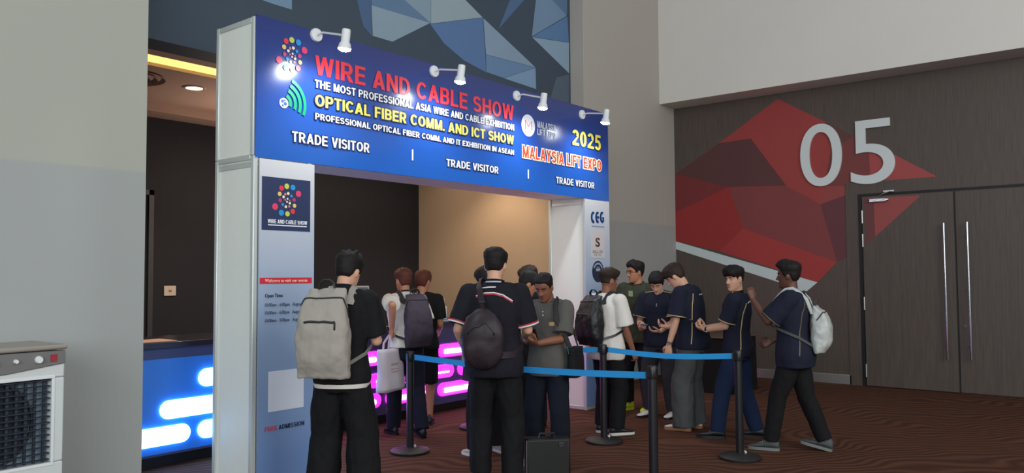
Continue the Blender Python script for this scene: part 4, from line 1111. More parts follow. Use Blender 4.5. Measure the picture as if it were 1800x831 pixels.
def trim_line(F, o, cloth, pts, m, wid=.008, name='piping', lift=.001, thick=.003, axis=None):
    ray = Vector(axis) if axis else None
    """piping that follows the cloth: each point dropped onto the garment from outside"""
    tr = bvh(cloth); P = []; N = []
    dense = []
    for a, b in zip(pts, pts[1:]):
        for i in range(6): dense.append(Vector(a).lerp(Vector(b), i/6))
    dense.append(Vector(pts[-1]))
    for p in dense:
        co = None
        if ray: co, n, i, d = tr.ray_cast(p, ray)
        if co is None: co, n, i, d = tr.find_nearest(p)
        P.append(co+n*lift); N.append(n)
    if len(P) < 2: return
    rg = []
    for i, p in enumerate(P):
        t = (P[min(i+1,len(P)-1)]-P[max(i-1,0)]); t = t.normalized() if t.length > 1e-6 else Vector((0,0,1)); x = t.cross(N[i]).normalized()
        rg.append([p+x*(-wid/2)-N[i]*thick, p+x*(wid/2)-N[i]*thick, p+x*(wid/2)+N[i]*thick*.6, p-x*(wid/2)+N[i]*thick*.6])
    return MB().rings(rg).build(name, m, o)
def cuff_band(F, o, k, frac, r, wid, m, name='cuff_stripe'):
    S, e, wv = F.arm[k][:3]; s = F.s; q = S.lerp(e, frac); u = (e-S).normalized(); L = wid*s/2
    return MB().tube([q-u*L*1.0, q-u*L*.9, q+u*L*.9, q+u*L], [r*s*.96, r*s, r*s, r*s*.96], 24).build(name, m, o, smooth=40)
def obj_on(F, mb, name, m, parent=None, **k):
    o = mb.build(name, m, parent, **k)
    return place(o, F) if parent is None else o
def root_on(F, name):
    t = empty(name, F.loc, F.rz); return t
def backpack(F, name, label, cat='backpack', W=.30, H=.46, D=.16, zc=1.20, cx=0, ease=.03, m=None, dark=None, strap_w=.055, tilt=0, rough_top=.8, pocket=True, clear=None, straps=True, hip_off=0, zipm=None, web=None):
    s = F.s; t = root_on(F, name); tag(t, label, cat, 'backpacks worn by visitors')
    hd = max(lerp_tab(TORSO, z)[1]*F.g - lerp_tab(TORSO, z)[2] for z in (zc-.1, zc, zc+.1)) + ease
    B = lambda x, y, z: F.T(cx+x, -hd-y-tilt*(zc+H/2-z), z)
    R = []; n = 40
    for i in range(17):
        u = i/16; z = zc-H/2+H*u
        e = (1-abs(2*u-1)**5.0)**.5 if 0 < u < 1 else .55
        e = max(e, .52)
        taper = 1-.24*sstep(.40,1,u); dd = D*(1-.35*sstep(.5,1,u))*(.82+.18*sstep(0,.25,u)); top = max(.3, (1-sstep(.86,1.0,u)*.55))
        R.append([B((W/2*taper*(.93+.07*e))*math.copysign(abs(math.cos(a))**.55, math.cos(a)), dd/2*top+(D-dd)*0 + dd/2*e*top*math.copysign(abs(math.sin(a))**.55, math.sin(a)), z) for a in [2*PI*j/n for j in range(n)]])
    me = fuse(MB().rings(R), .010, 7, .5)
    wrinkle(me, .011*s, (8,8,7), len(label)); wrinkle(me, .005*s, (22,22,16), len(label)+2)
    me.polygons.foreach_set('use_smooth', [True]*len(me.polygons)); body = link_mesh('bag_body', me, m, t)
    tr = bvh(body)
    def online(pts, r, nm, mm, flat=None):
        P = []
        for a, b in zip(pts, pts[1:]):
            for i in range(6): P.append(Vector(a).lerp(Vector(b), i/6))
        P.append(Vector(pts[-1])); Q = []
        for p in P:
            co, nn, i, d = tr.find_nearest(p); Q.append(co+nn*r*.3)
        MB().tube(Q, r, 8).build(nm, mm, t, smooth=True)
    zipm = zipm or dark
    z1 = zc+H/2
    online([B(-W*.44, D*.3, z1-H*.30), B(-W*.40, D*.62, z1-H*.13), B(0, D*.80, z1-H*.11), B(W*.40, D*.62, z1-H*.13), B(W*.44, D*.3, z1-H*.34)], .006*s, 'zip', zipm)
    if pocket:
        online([B(-W*.30, D*1.1, zc+H*.13), B(0, D*1.1, zc+H*.135), B(W*.28, D*1.1, zc+H*.125)], .0085*s, 'pocket_zip', zipm)
        co, nn, i, d = tr.find_nearest(B(W*.28, D*1.1, zc+H*.12)); MB().tube([co+nn*.006, co+nn*.010+Vector((0,0,-.05))], .006*s, 8).build('zip_pull', zipm, t, smooth=True)
    yb = D*.30
    MB().ribbon([B(-.055, .03, z1-.03), B(-.048, .045, z1+.03), B(-.02, .05, z1+.055), B(.02, .05, z1+.055), B(.048, .045, z1+.03), B(.055, .03, z1-.03)], .022*s, .008*s, lambda p: (p - B(0,.05,z1-.06))).build('grab_handle', dark, t, smooth=50)
    if straps:
        for sx in (-1, 1):
            g = min(F.g, 1.1)
            pts = [B(sx*.09-cx*.5, .015, z1-.07), F.T(sx*.085*g,-.120-ease*.4,1.40), F.T(sx*.088*g,-.085,1.47), F.T(sx*.09*g,-.030,1.508), F.T(sx*.092*g,.03,1.50), F.T(sx*.10*g,.085,1.455), F.T(sx*.118*g,.128+ease*.6,1.37), F.T(sx*.135*g,.140+ease*.8,1.26)]
            pt2 = [pts[-1], F.T(sx*.165*g,.110+ease,1.17), F.T(sx*.180*g+ease*.5*sx,.03,1.11), F.T(sx*.165*g+ease*.4*sx,-.075,1.06), B(sx*W*.40, .03, zc-H*.36)]
            hf = lambda p: (p-F.T(0,0,min(1.42,max(1.0,(p.z/s)-.02))))
            MB().ribbon(pts, strap_w*s, .010*s, hf).build('shoulder_strap', m if clear is None else clear, t, smooth=50)
            MB().ribbon(pt2, .024*s, .005*s, hf).build('strap_webbing', web or dark, t, smooth=50)
    return t, B
def phone(F, c, d, n, label, group='phones in visitors hands', col=(24,24,28)):
    """a slim phone: c centre, d long axis, n the screen normal"""
    t = root_on(F, 'phone'); tag(t, label, 'phone', group)
    d = Vector(d).normalized(); n = Vector(n); n = (n-d*n.dot(d)).normalized(); x = d.cross(n)
    M = Matrix((x, d, n)).transposed().to_4x4(); M.translation = Vector(c)
    MB().box((-.037,-.077,-.0045),(.037,.077,.0035), M).build('case', mat('phone_case_%d_%d_%d' % col, col, .35, 0, 0), t, bevel=.003)
    MB().box((-.033,-.072,.0036),(.033,.072,.0046), M).build('screen', mat('phone_screen', (40, 44, 54), .12, 0, 0), t)
    return t
def hold(F, k): 
    S, e, wv, d, n, hk = F.arm[k]; d = d.normalized(); n = (n-d*n.dot(d)).normalized(); return wv, d, n
def watch(F, o, k, m):
    S, e, wv = F.arm[k][:3]; s = F.s; u = (wv-e).normalized(); c = wv-u*.018*s
    b = MB(); b.tube([c-u*.011*s, c-u*.010*s, c+u*.010*s, c+u*.011*s], [.0275*s,.030*s,.030*s,.0275*s], 20); w_ = b.build('wristwatch', m, o, smooth=40)
    n = -F.arm[k][4]; n = (n-u*n.dot(u)).normalized()
    MB().tube([c+n*.026*s, c+n*.036*s], .017*s, 20).build('watch_face', M_chrome, w_, smooth=40)
def PX(px, depth):
    """ground point below a picture column at a distance"""
    d = cF*FPX + cR*(px-900); d.z = 0
    k = depth/FPX; return (d*k).x, (d*k).y
def GP(px, py): p = at(px, py, 2, 0); return p.x, p.y

def put_shirt_details(F, o, sh, gold, cuffs=True, sides=True, sl=.78, r1=.086):
    if cuffs:
        for k in 'RL': cuff_band(F, o, k, sl-.035, r1, .010, gold)
    if sides:
        for sx in (-1, 1):
            trim_line(F, o, sh, [F.T(sx*.12,-.12,1.38), F.T(sx*.165,-.10,1.28), F.T(sx*.175,-.075,1.1), F.T(sx*.185,-.06,.90)], gold, .009)
            trim_line(F, o, sh, [F.T(sx*.06,.02,1.52), F.T(sx*.16,.02,1.50)], gold, .008)
    trim_line(F, o, sh, [F.T(-.09,-.40,1.375), F.T(-.03,-.40,1.39), F.T(.05,-.40,1.385)], mat('pale_print', (190,190,190), .6), .012, 'back_print', axis=(0,1,0))
def buttons(F, o, sh, zs=(1.43,1.39)):
    tr = bvh(sh); b = MB()
    for z in zs:
        co, n, i, d = tr.find_nearest(F.T(0,.18,z)); b.ball(co, .007*F.s, 10, 6)
    for i in range(len(zs)): pass
    b.build('buttons', mat('button_white', (206,206,204), .3), o, smooth=True)

F_navy = fabric('navy_polo', (26, 30, 46)); F_black = fabric('black_cotton', (20, 20, 22)); F_blackt = fabric('black_trouser', (18, 18, 20)); F_white = fabric('white_cotton', (214, 210, 202)); F_grey = fabric('grey_polo', (88, 86, 82), .9, .4, 300); F_olive = fabric('olive_jacket', (58, 60, 46)); F_jean = fabric('dark_denim', (20, 24, 36), .9, .4, 300); F_jeanb = fabric('blue_denim', (24, 38, 66), .9, .4, 300); F_gtr = fabric('grey_trouser', (74, 76, 76), .9, .35, 220)
GOLD = mat('gold_piping', (186, 160, 112), .5, 0, 0)
S_blk = mat('shoe_black', (22, 22, 24), .45, 0, .08); S_wht = mat('shoe_white', (206, 202, 194), .55, 0, .05); S_sole = mat('sole_white', (206, 204, 198), .6, 0, .04); S_gum = mat('sole_gum', (150, 104, 70), .6, 0, .05); S_tan = mat('shoe_tan', (182, 142, 96), .6, 0, .06); S_neon = mat('shoe_neon_yellow', (206, 222, 60), .55, 0, .05); S_gry = mat('shoe_grey', (62, 68, 68), .6, 0, .1)
LIP_L = mat('lips_light', (176, 104, 92), .4, 0, 0); LIP_D = mat('lips_dark', (104, 62, 52), .4, 0, 0)
UPN = (0, -.45, .9)

# ---- A: man with the grey backpack, back to us
xA, yA = PX(603, 5.50)
A = Fig(xA, yA, -16, 1.74, lean=.04, hunch=.10, head=(-.30,.30,0), RW=(.17,.30,1.13), RH=dict(d=(-.25,.85,.45), n=(-.75,-.2,.55), curl=.7), RE=(.34,-.5,-1), LW=(-.16,.30,1.10), LH=dict(d=(.4,.85,.3), n=(.5,-.2,.8)), RF=(.15,0,0,-.15), LF=(-.15,.02,0,.12), girth=.96)
o = make_body(A, SK_L, 'man in a black tee and wide black trousers wearing the pale grey backpack')
hair(A, o, H_blk, zf=.066, top=.026, side=.012, nape=-.052, seed=1, spike=.05)
sh = shirt(A, o, F_black, hem=.86, ease=.026, flare=.012, sl=.86, r0=.080, r1=.090, seed=1, amp=.009)
collar(A, o, F_black, h=.055, r=.070, flare=.03, name='hood_collar')
tb = MB(); 
hm = MB().rings(A.torso(.842, .87, .036, zs=[.832,.836,.856,.860], flare=.0)); hm.build('undershirt_hem', F_white, o, smooth=40)
trousers(A, o, F_blackt, wide=.052, seed=1, amp=.010, drop=.05); shoes(A, o, S_blk, S_blk)
face_extras(A, o, H_blk, LIP_L)
backpack(A, 'backpack', 'pale grey backpack with black zips on the man in black', W=.36, H=.57, D=.18, zc=1.20, cx=-.062, ease=.05, web=fabric('grey_webbing', (120, 116, 110)), m=fabric('pale_grey_canvas', (158, 152, 143), .85, .3, 240, .08), dark=mat('zip_black', (28,28,30), .6), strap_w=.062)

# ---- B: walking man with white shirt, charcoal backpack, white tote
xB, yB = PX(716, 7.95)
B_ = Fig(xB, yB, 24, 1.645, lean=.10, hunch=.06, head=(.10,.05,0), LW=(-.225,-.12,1.15), LH=dict(d=(0,.35,-.9), n=(.95,.1,.2), curl=1.1), LE=(-.3,-1,-.3), RW=(.20,.18,1.0), RF=(.085,-.15,.02,0,-.30), LF=(-.085,.17,0,0), pel=.02)
o = make_body(B_, SK_M, 'walking man in a white short-sleeved shirt wearing the charcoal backpack')
hair(B_, o, H_red, zf=.07, top=.022, side=.008, seed=2)
sh = shirt(B_, o, F_white, hem=.93, ease=.030, sl=.82, r0=.082, r1=.092, seed=2); collar(B_, o, F_white)
trousers(B_, o, fabric('navy_trouser', (24, 25, 40)), wide=.012, seed=2, top=1.02); shoes(B_, o, S_blk, S_blk); face_extras(B_, o, H_brn, LIP_D)
ln = MB().ribbon([B_.T(.08,.03,1.50), B_.T(.06,-.05,1.515), B_.T(0,-.085,1.515), B_.T(-.06,-.05,1.515), B_.T(-.08,.03,1.50)], .018, .004, lambda p: p-B_.T(0,0,1.46)); ln.build('lanyard', M_black, o)
backpack(B_, 'backpack', 'charcoal backpack on the walking man in the white shirt', W=.30, H=.52, D=.18, zc=1.20, cx=.03, ease=.045, m=fabric('charcoal_canvas', (66, 58, 68), .85, .3, 240), dark=mat('strap_dark', (34,32,36), .7), pocket=False, clear=fabric('charcoal_strap', (52,48,56)))
# tote hanging from B's left hand
wv, hd_, hn_ = hold(B_, 'L'); hand = wv + hd_*.075
tt = root_on(B_, 'tote_bag'); tag(tt, 'white cloth tote bag hanging from the walking man\'s left hand', 'bag')
tz = hand.z-.14; u = Vector((.85,.53,0)).normalized(); v = Vector((-.53,.85,0)).normalized()
R = []
for i in range(13):
    q = i/12; z = tz-.40*(1-q); hw = .205-.012*math.sin(q*PI); hd = .055*(1-.45*q)+.006
    R.append([Vector((hand.x,hand.y,0)) + u*(hw*math.copysign(abs(math.cos(a))**.45, math.cos(a))) + v*(hd*math.copysign(abs(math.sin(a))**.7, math.sin(a))) + Vector((0,0,z+.012*math.cos(a)**2*q)) for a in [2*PI*j/36 for j in range(36)]])
tm = MB().rings(R).mesh('bag'); wrinkle(tm, .008, (9,9,6), 4); tm.polygons.foreach_set('use_smooth', [True]*len(tm.polygons))
M_tote = fabric('tote_white', (216, 206, 214), .8, .2, 200, .05); tb = link_mesh('bag_body', tm, M_tote, tt)
for sgn in (-1, 1):
    c0 = Vector((hand.x,hand.y,0)); pts = [c0-u*.085+v*sgn*.034+Vector((0,0,tz-.05)), c0-u*.075+v*sgn*.03+Vector((0,0,tz+.06)), c0-u*.03+v*sgn*.015+Vector((0,0,tz+.115)), hand+v*sgn*.008+Vector((0,0,.0)), c0+u*.03+v*sgn*.015+Vector((0,0,tz+.115)), c0+u*.075+v*sgn*.03+Vector((0,0,tz+.06)), c0+u*.085+v*sgn*.034+Vector((0,0,tz-.05))]
    MB().ribbon(pts, .028, .004, v).build('bag_handle', M_tote, tt, smooth=50)
c0 = Vector((hand.x,hand.y,0)); pr_ = MB()
trb = bvh(tb)
for (a, b, z, ww) in ((-.05,.06,-.13,.022),(-.06,.07,-.175,.008),(-.06,.07,-.20,.008)):
    Q = []
    for i in range(9):
        p = c0 + u*(a+(b-a)*i/8) - v*.2 + Vector((0,0,tz+z)); co, nn, ii, dd = trb.find_nearest(p); Q.append(co+nn*.0005)
    pr_.ribbon(Q, ww, .002, -v)
pr_.build('print', mat('tote_print', (196, 170, 166), .7), tt)

# ---- C: reddish-haired visitor behind B at the counter
xC, yC = PX(741, 8.55)
Cc = Fig(xC, yC, 0, 1.63, hunch=.1, head=(-.5,.1,0), RW=(.18,.20,1.0), LW=(-.18,.20,1.0), RF=(.09,0,0,-.05), LF=(-.09,.05,0,.05))
o = make_body(Cc, SK_M, 'visitor with reddish brown hair in shorts behind the walking man'); hair(Cc, o, H_red, zf=.06, top=.022, side=.016, nape=-.07, seed=3)
shirt(Cc, o, F_black, hem=.86, seed=3); trousers(Cc, o, F_blackt, wide=.01, length=.06, seed=3, name='shorts'); shoes(Cc, o, S_blk, S_blk); face_extras(Cc, o, H_red, LIP_L)

# ---- D: man in black polo with white and red stripes
xD, yD = PX(868, 6.12)
D_ = Fig(xD, yD, -10, 1.78, lean=.02, hunch=.06, head=(-.10,.12,0), RW=(.19,.28,1.08), RH=dict(d=(-.3,.9,.25), n=(-.6,-.2,.7), curl=.7), RE=(.42,-.5,-1), LW=(-.25,.13,.98), LE=(-.3,-1,0), RF=(.13,0,0,-.18), LF=(-.12,.05,0,.10), girth=1.06)
o = make_body(D_, SK_L, 'tall man in a black polo with red and white stripes across the back')
hair(D_, o, H_blk, zf=.066, top=.024, side=.009, nape=-.048, seed=4)
sh = shirt(D_, o, fabric('black_navy_polo', (24, 23, 32)), hem=.80, ease=.034, flare=.016, sl=.88, r0=.082, r1=.092, seed=4, amp=.007)
collar(D_, o, F_black, h=.048, flare=.02); P_w = mat('stripe_white', (214, 210, 212), .6, 0, 0); P_r = mat('stripe_red', (176, 36, 44), .6, 0, 0)
R = []
for dz_, dr in ((.020,.0095),(.020,.0115),(.030,.0125),(.030,.0105)):
    R.append([D_.T((.066+dr)*math.cos(a), -.006+(.0627+dr)*math.sin(a), 1.474+dz_) for a in [PI+PI*.22+PI*.56*j/16 for j in range(17)]])
MB().rings(R+[R[0]], cap=False, closed=False).build('collar_stripe', mat('stripe_pale_blue', (190, 200, 222), .6, 0, 0), o)
for dz_, m_, wd in ((0, P_w, .009), (-.010, P_r, .009)):
    trim_line(D_, o, sh, [D_.T(-.115,-.40,1.372+dz_), D_.T(-.05,-.40,1.392+dz_), D_.T(.02,-.40,1.394+dz_), D_.T(.09,-.40,1.378+dz_), D_.T(.155,-.40,1.338+dz_)], m_, wd, 'back_stripe', axis=(0,1,0))
trim_line(D_, o, sh, [D_.T(-.10,-.40,1.425), D_.T(-.02,-.40,1.432), D_.T(.03,-.40,1.432)], P_w, .010, 'back_lettering', axis=(0,1,0))
for k in 'RL':
    cuff_band(D_, o, k, .845, .0955, .012, P_w, 'cuff_stripe'); cuff_band(D_, o, k, .805, .0955, .010, P_r, 'cuff_stripe')
trousers(D_, o, F_blackt, wide=.022, seed=4, amp=.009); shoes(D_, o, S_blk, S_blk); face_extras(D_, o, H_blk, LIP_L)
# round sling bag on his back
sb = root_on(D_, 'sling_bag'); tag(sb, 'dark round sling bag on the back of the man in the striped polo', 'bag', 'backpacks worn by visitors')
R = []; cz = 1.09; M_sl = mat('sling_nylon', (42, 32, 38), .5, 0, .12, 12, .3, 160, .4)
for i in range(17):
    q = -1+2*i/16; zz = cz+.225*q; k = math.sqrt(max(.02, 1-abs(q)**2.4)); lower = 1-.28*sstep(.0,1,q)
    R.append([D_.T(-.045+.165*k*lower*math.cos(a)**1 if abs(math.cos(a)) > 0 else -.045, -.205+.085*k*math.copysign(abs(math.sin(a))**.8, math.sin(a)), zz) for a in [2*PI*j/32 for j in range(32)]])
sm = MB().rings(R).mesh('bag'); wrinkle(sm, .020, (9,9,7), 3); wrinkle(sm, .009, (24,24,20), 5); sm.polygons.foreach_set('use_smooth', [True]*len(sm.polygons)); slb = link_mesh('bag_body', sm, M_sl, sb)
MB().ribbon([D_.T(-.05,-.20,1.30), D_.T(-.08,-.165,1.42), D_.T(-.10,-.11,1.475), D_.T(-.105,-.03,1.515), D_.T(-.09,.06,1.495), D_.T(-.02,.16,1.40), D_.T(.08,.175,1.25), D_.T(.17,.13,1.12), D_.T(.215,.0,1.02), D_.T(.16,-.13,.97), D_.T(.06,-.20,.97)], .05, .008, lambda p: p-D_.T(0,0,min(1.43,max(.95,p.z/D_.s-.02)))).build('shoulder_strap', M_sl, sb, smooth=50)
trs = bvh(slb); Q = []
for i in range(13):
    a = math.radians(20+140*i/12); co, n, ii, dd = trs.find_nearest(D_.T(-.045+.125*math.cos(a), -.36, cz-.02+.14*math.sin(a))); Q.append(co+n*.002)
MB().tube(Q, .005, 8).build('zip', M_black, sb, smooth=True)
MB().ribbon([D_.T(-.075,-.21,1.30), D_.T(-.07,-.245,1.345), D_.T(-.03,-.245,1.345), D_.T(-.02,-.21,1.29)], .02, .006, lambda p: p-D_.T(-.045,-.2,1.32)).build('grab_handle', M_black, sb, smooth=50)

# ---- E: companion hidden in front of D
xE, yE = PX(862, 7.12)
E_ = Fig(xE, yE, 35, 1.66, hunch=.1, head=(.1,.3,0), RW=(.16,.25,1.1), LW=(-.16,.25,1.1), RF=(.12,0,0,-.1), LF=(-.16,0,0,.1), girth=1.0)
o = make_body(E_, SK_M, 'person in a white shirt almost hidden in front of the striped polo'); hair(E_, o, H_blk, zf=.06, top=.024, side=.022, nape=-.06, seed=5)
shirt(E_, o, F_white, hem=.86, ease=.03, seed=5); trousers(E_, o, F_blackt, wide=.03, seed=5); shoes(E_, o, mat('shoe_beige', (196,182,164), .6), S_sole); face_extras(E_, o, H_blk, LIP_L)
po = root_on(E_, 'shoulder_pouch'); tag(po, 'dark cloth pouch with a pale tag hanging beside the striped polo', 'bag')
R = []
for i in range(9):
    q = i/8; R.append([E_.T(-.255+.02*math.cos(a)*(1.2-q*.5), .0+.10*math.copysign(abs(math.sin(a))**.7, math.sin(a))*(1-.45*q), .70+.26*q) for a in [2*PI*j/24 for j in range(24)]])
MB().rings(R).build('pouch', fabric('pouch_cloth', (52, 40, 58)), po, smooth=50)
MB().box((-.02,-.002,-.07),(.02,.002,.07), Matrix.Translation(E_.T(-.285,.03,.90))).build('tag', mat('tag_grey', (150,142,150), .6), po)
MB().ribbon([E_.T(-.26,0,.95), E_.T(-.225,.0,1.2), E_.T(-.16,.0,1.50)], .03, .006, lambda p: p-E_.T(0,0,1.2)).build('strap', M_black, po, smooth=50)

# ---- F: black-clad visitor, turned right
xF, yF = PX(908, 7.62)
F_ = Fig(xF, yF, -72, 1.62, lean=.06, hunch=.18, head=(-.1,.40,0), RW=(.14,.28,1.05), LW=(-.14,.28,1.05), RF=(.1,0,0,-.1), LF=(-.1,.02,0,.1))
o = make_body(F_, SK_M, 'black-haired person in black bending right between the striped and grey polos'); hair(F_, o, H_blk, zf=.05, top=.024, side=.014, nape=-.06, seed=6)
shirt(F_, o, F_black, hem=.86, sl=1.9, r0=.08, r1=.052, seed=6, name='jacket'); trousers(F_, o, F_blackt, wide=.01, seed=6); shoes(F_, o, S_blk, S_blk); face_extras(F_, o, H_blk, LIP_L)

# ---- G: taller visitor looking down behind the grey polo
xG, yG = PX(938, 8.42)
G_ = Fig(xG, yG, 140, 1.67, hunch=.12, head=(-.1,.34,0), RW=(.12,.28,1.12), LW=(-.12,.28,1.12), RF=(.1,0,0,-.1), LF=(-.1,.02,0,.1))
o = make_body(G_, SK_L, 'dark-haired person looking down just behind the man in the grey polo'); hair(G_, o, H_brn, zf=.052, top=.028, side=.016, nape=-.06, seed=7, fringe=.008)
shirt(G_, o, F_black, hem=.86, sl=1.9, r0=.08, r1=.052, seed=7, name='jacket'); trousers(G_, o, F_jean, wide=.01, seed=7); shoes(G_, o, S_blk, S_blk); face_extras(G_, o, H_brn, LIP_L)
MB().ribbon([G_.T(-.07,.02,1.50), G_.T(-.055,.09,1.46), G_.T(-.03,.125,1.38), G_.T(0,.135,1.25)], .02, .004, (0,1,.2)).build('lanyard', F_white, o)

# ---- H: grey polo, reading his phone
xH, yH = PX(962, 6.78)
H_ = Fig(xH, yH, 158, 1.60, lean=.0, hunch=.10, head=(-.05,.42,0), RW=(.075,.30,1.13), RH=dict(d=(-.55,.55,.5), n=(-.1,-.55,.8), curl=.55), LW=(-.03,.30,1.12), LH=dict(d=(.75,.55,.25), n=(.1,-.45,.85), curl=.7), RE=(.35,-.3,-1), LE=(-.45,-.2,-.9), RF=(.125,0,0,-.2), LF=(-.125,.0,0,.25), girth=1.0)
o = make_body(H_, SK_D, 'man in a grey polo and dark jeans looking down at his phone'); hair(H_, o, H_blk, zf=.075, top=.016, side=.005, seed=8)
sh = shirt(H_, o, F_grey, hem=.80, ease=.028, flare=.012, sl=.84, r0=.082, r1=.094, seed=8); collar(H_, o, F_grey, h=.035, flare=.03); buttons(H_, o, sh)
trb_ = bvh(sh); Q = []
for i in range(7):
    co, n, ii, d = trb_.ray_cast(H_.T(-.065-.05*i/6, .50, 1.31), Vector((0,-1,0))); Q.append(co+n*.001)
MB().ribbon(Q, .030, .003, (0,1,.1)).build('chest_badge', mat('badge_gold', (176, 146, 84), .5, .2), o)
trousers(H_, o, F_jean, wide=.018, seed=8); shoes(H_, o, S_tan, S_sole, S_tan); face_extras(H_, o, H_blk, LIP_D)
wv, d, n = hold(H_, 'R'); phone(H_, wv+d*.10+n*.022, (-.15,.75,.62), (0,-.6,.8), 'dark phone in the hands of the man in the grey polo')
sg = root_on(H_, 'shoulder_bag'); tag(sg, 'black shoulder bag at the hip of the man in the grey polo', 'bag')
R = []
for i in range(11):
    q = i/10; R.append([H_.T(-.265+.05*math.copysign(abs(math.cos(a))**.6, math.cos(a))*(1-.3*q), -.02+.15*math.copysign(abs(math.sin(a))**.5, math.sin(a))*(1-.12*q), .80+.27*q) for a in [2*PI*j/28 for j in range(28)]])
bgm = MB().rings(R).mesh('bag'); wrinkle(bgm, .008, (8,8,8), 2); bgm.polygons.foreach_set('use_smooth', [True]*len(bgm.polygons)); link_mesh('bag_body', bgm, F_black, sg)
MB().ribbon([H_.T(-.255,.09,1.05), H_.T(-.20,.13,1.22), H_.T(-.142,.146,1.34), H_.T(-.118,.09,1.462), H_.T(-.112,.0,1.512), H_.T(-.115,-.08,1.46), H_.T(-.18,-.15,1.25), H_.T(-.255,-.11,1.05)], .045, .008, lambda p: p-H_.T(0,0,min(1.43,max(1.0,p.z/H_.s-.02)))).build('strap', mat('strap_black', (26,25,26), .7), sg, smooth=50)

# ---- I: white tee, black backpack, turned right
xI, yI = PX(1064, 8.0)
I_ = Fig(xI, yI, -44, 1.62, lean=.02, hunch=.06, head=(-.15,.06,0), RW=(.25,.14,.90), LW=(-.10,.30,1.15), LH=dict(d=(.3,.85,.3), n=(.4,-.3,.85)), RF=(.11,.02,0,-.35), LF=(-.11,.03,0,.0), girth=1.06)
o = make_body(I_, SK_D, 'young man in a white tee facing right with a black backpack'); hair(I_, o, H_brn, zf=.058, top=.034, side=.004, nape=-.02, seed=9, fringe=.014, ear=.03)
sh = shirt(I_, o, F_white, hem=.80, ease=.034, flare=.02, sl=.92, r0=.088, r1=.102, seed=9); collar(I_, o, F_white, h=.028, flare=.008)
trousers(I_, o, F_blackt, wide=.022, seed=9); shoes(I_, o, S_blk, S_sole, S_blk); face_extras(I_, o, H_blk, LIP_D)
backpack(I_, 'backpack', 'black backpack on the young man in the white tee', W=.33, H=.52, D=.20, zc=1.21, ease=.05, m=mat('black_nylon', (24, 24, 28), .45, 0, .1, 10, .2, 200, .5), dark=M_black, zipm=mat('zip_sheen', (46,46,50), .4))

# ---- J: olive jacket and glasses
xJ, yJ = PX(1120, 9.35)
J_ = Fig(xJ, yJ, 150, 1.72, head=(-.55,.06,0), hunch=.05, RW=(.14,.27,1.14), RH=dict(d=(-.6,.6,.4), n=(-.2,-.5,.8), curl=.6), LW=(-.24,.06,.88), RE=(.4,-.3,-1), RF=(.13,.04,0,-.25), LF=(-.12,0,0,.2), girth=1.12)
o = make_body(J_, SK_M, 'man with glasses in an olive jacket and neon yellow shoes'); hair(J_, o, H_blk, zf=.068, top=.028, side=.010, seed=10, quiff=.008)
shirt(J_, o, F_olive, hem=.80, ease=.044, flare=.02, sl=1.9, r0=.094, r1=.062, seed=10, amp=.010, name='jacket'); collar(J_, o, F_olive, h=.05, flare=.03)
MB().rings([[J_.T(.03*math.cos(a)+.0, .166+.004*math.sin(a), z) for a in [2*PI*j/12 for j in range(12)]] for z in (1.33,1.37,1.42)]).build('undershirt', mat('pale_green_cotton', (150, 170, 120), .8), o, smooth=50)
trousers(J_, o, F_blackt, wide=.01, seed=10, drop=-.02); shoes(J_, o, S_neon, S_neon, S_neon); face_extras(J_, o, H_blk, LIP_L)
gm = MB(); s = J_.s
for sx in (-1, 1):
    gm.tube([J_.hp((sx*.033+.024*math.cos(a), .097-abs(math.cos(a))*.001, .008+.017*math.sin(a))) for a in [2*PI*i/20 for i in range(21)]], .0022*s, 6)
    gm.tube([J_.hp((sx*.057,.094,.012)), J_.hp((sx*.078,.07,.012)), J_.hp((sx*.083,-.005,.010))], .002*s, 6)
gm.tube([J_.hp((-.01,.1,.012)), J_.hp((.01,.1,.012))], .002*s, 6); gm.build('glasses', mat('glasses_black', (20,18,18), .3), o, smooth=True)
wv, d, n = hold(J_, 'R'); phone(J_, wv+d*.09+n*.022, (-.3,.7,.6), (0,-.6,.8), 'dark phone in the hand of the man in the olive jacket')

# ---- K: navy polo facing us behind L
xK, yK = PX(1158, 8.92)
K_ = Fig(xK, yK, 165, 1.62, hunch=.22, head=(0,.60,0), RW=(.16,.27,1.06), RH=dict(d=(-.45,.75,.25), n=(-.2,-.35,.9), curl=.85), LW=(-.08,.28,1.04), LH=dict(d=(.85,.5,.0), n=(0,-.2,1), curl=.5, thumb=.5), RE=(.4,-.3,-1), RF=(.13,.02,0,-.5), LF=(-.15,.0,0,-.2))
o = make_body(K_, SK_L, 'person in a navy polo with striped white shoes, head bowed behind the stooping man'); hair(K_, o, H_blk, zf=.05, top=.024, side=.014, seed=11)
sh = shirt(K_, o, F_navy, hem=.84, ease=.030, sl=.84, r0=.084, r1=.094, seed=11); collar(K_, o, F_navy); buttons(K_, o, sh, (1.40,1.36)); put_shirt_details(K_, o, sh, GOLD, sl=.84, r1=.097)
trousers(K_, o, fabric('charcoal_denim', (46, 46, 52)), wide=.022, seed=11, drop=-.01); shoes(K_, o, S_wht, S_blk, S_wht, M_black); face_extras(K_, o, H_blk, LIP_L)
wv, d, n = hold(K_, 'R'); phone(K_, wv+d*.10+n*.024, (-.35,.9,.15), (0,-.3,.95), 'pale phone held flat by the person with striped white shoes', col=(120,130,150))

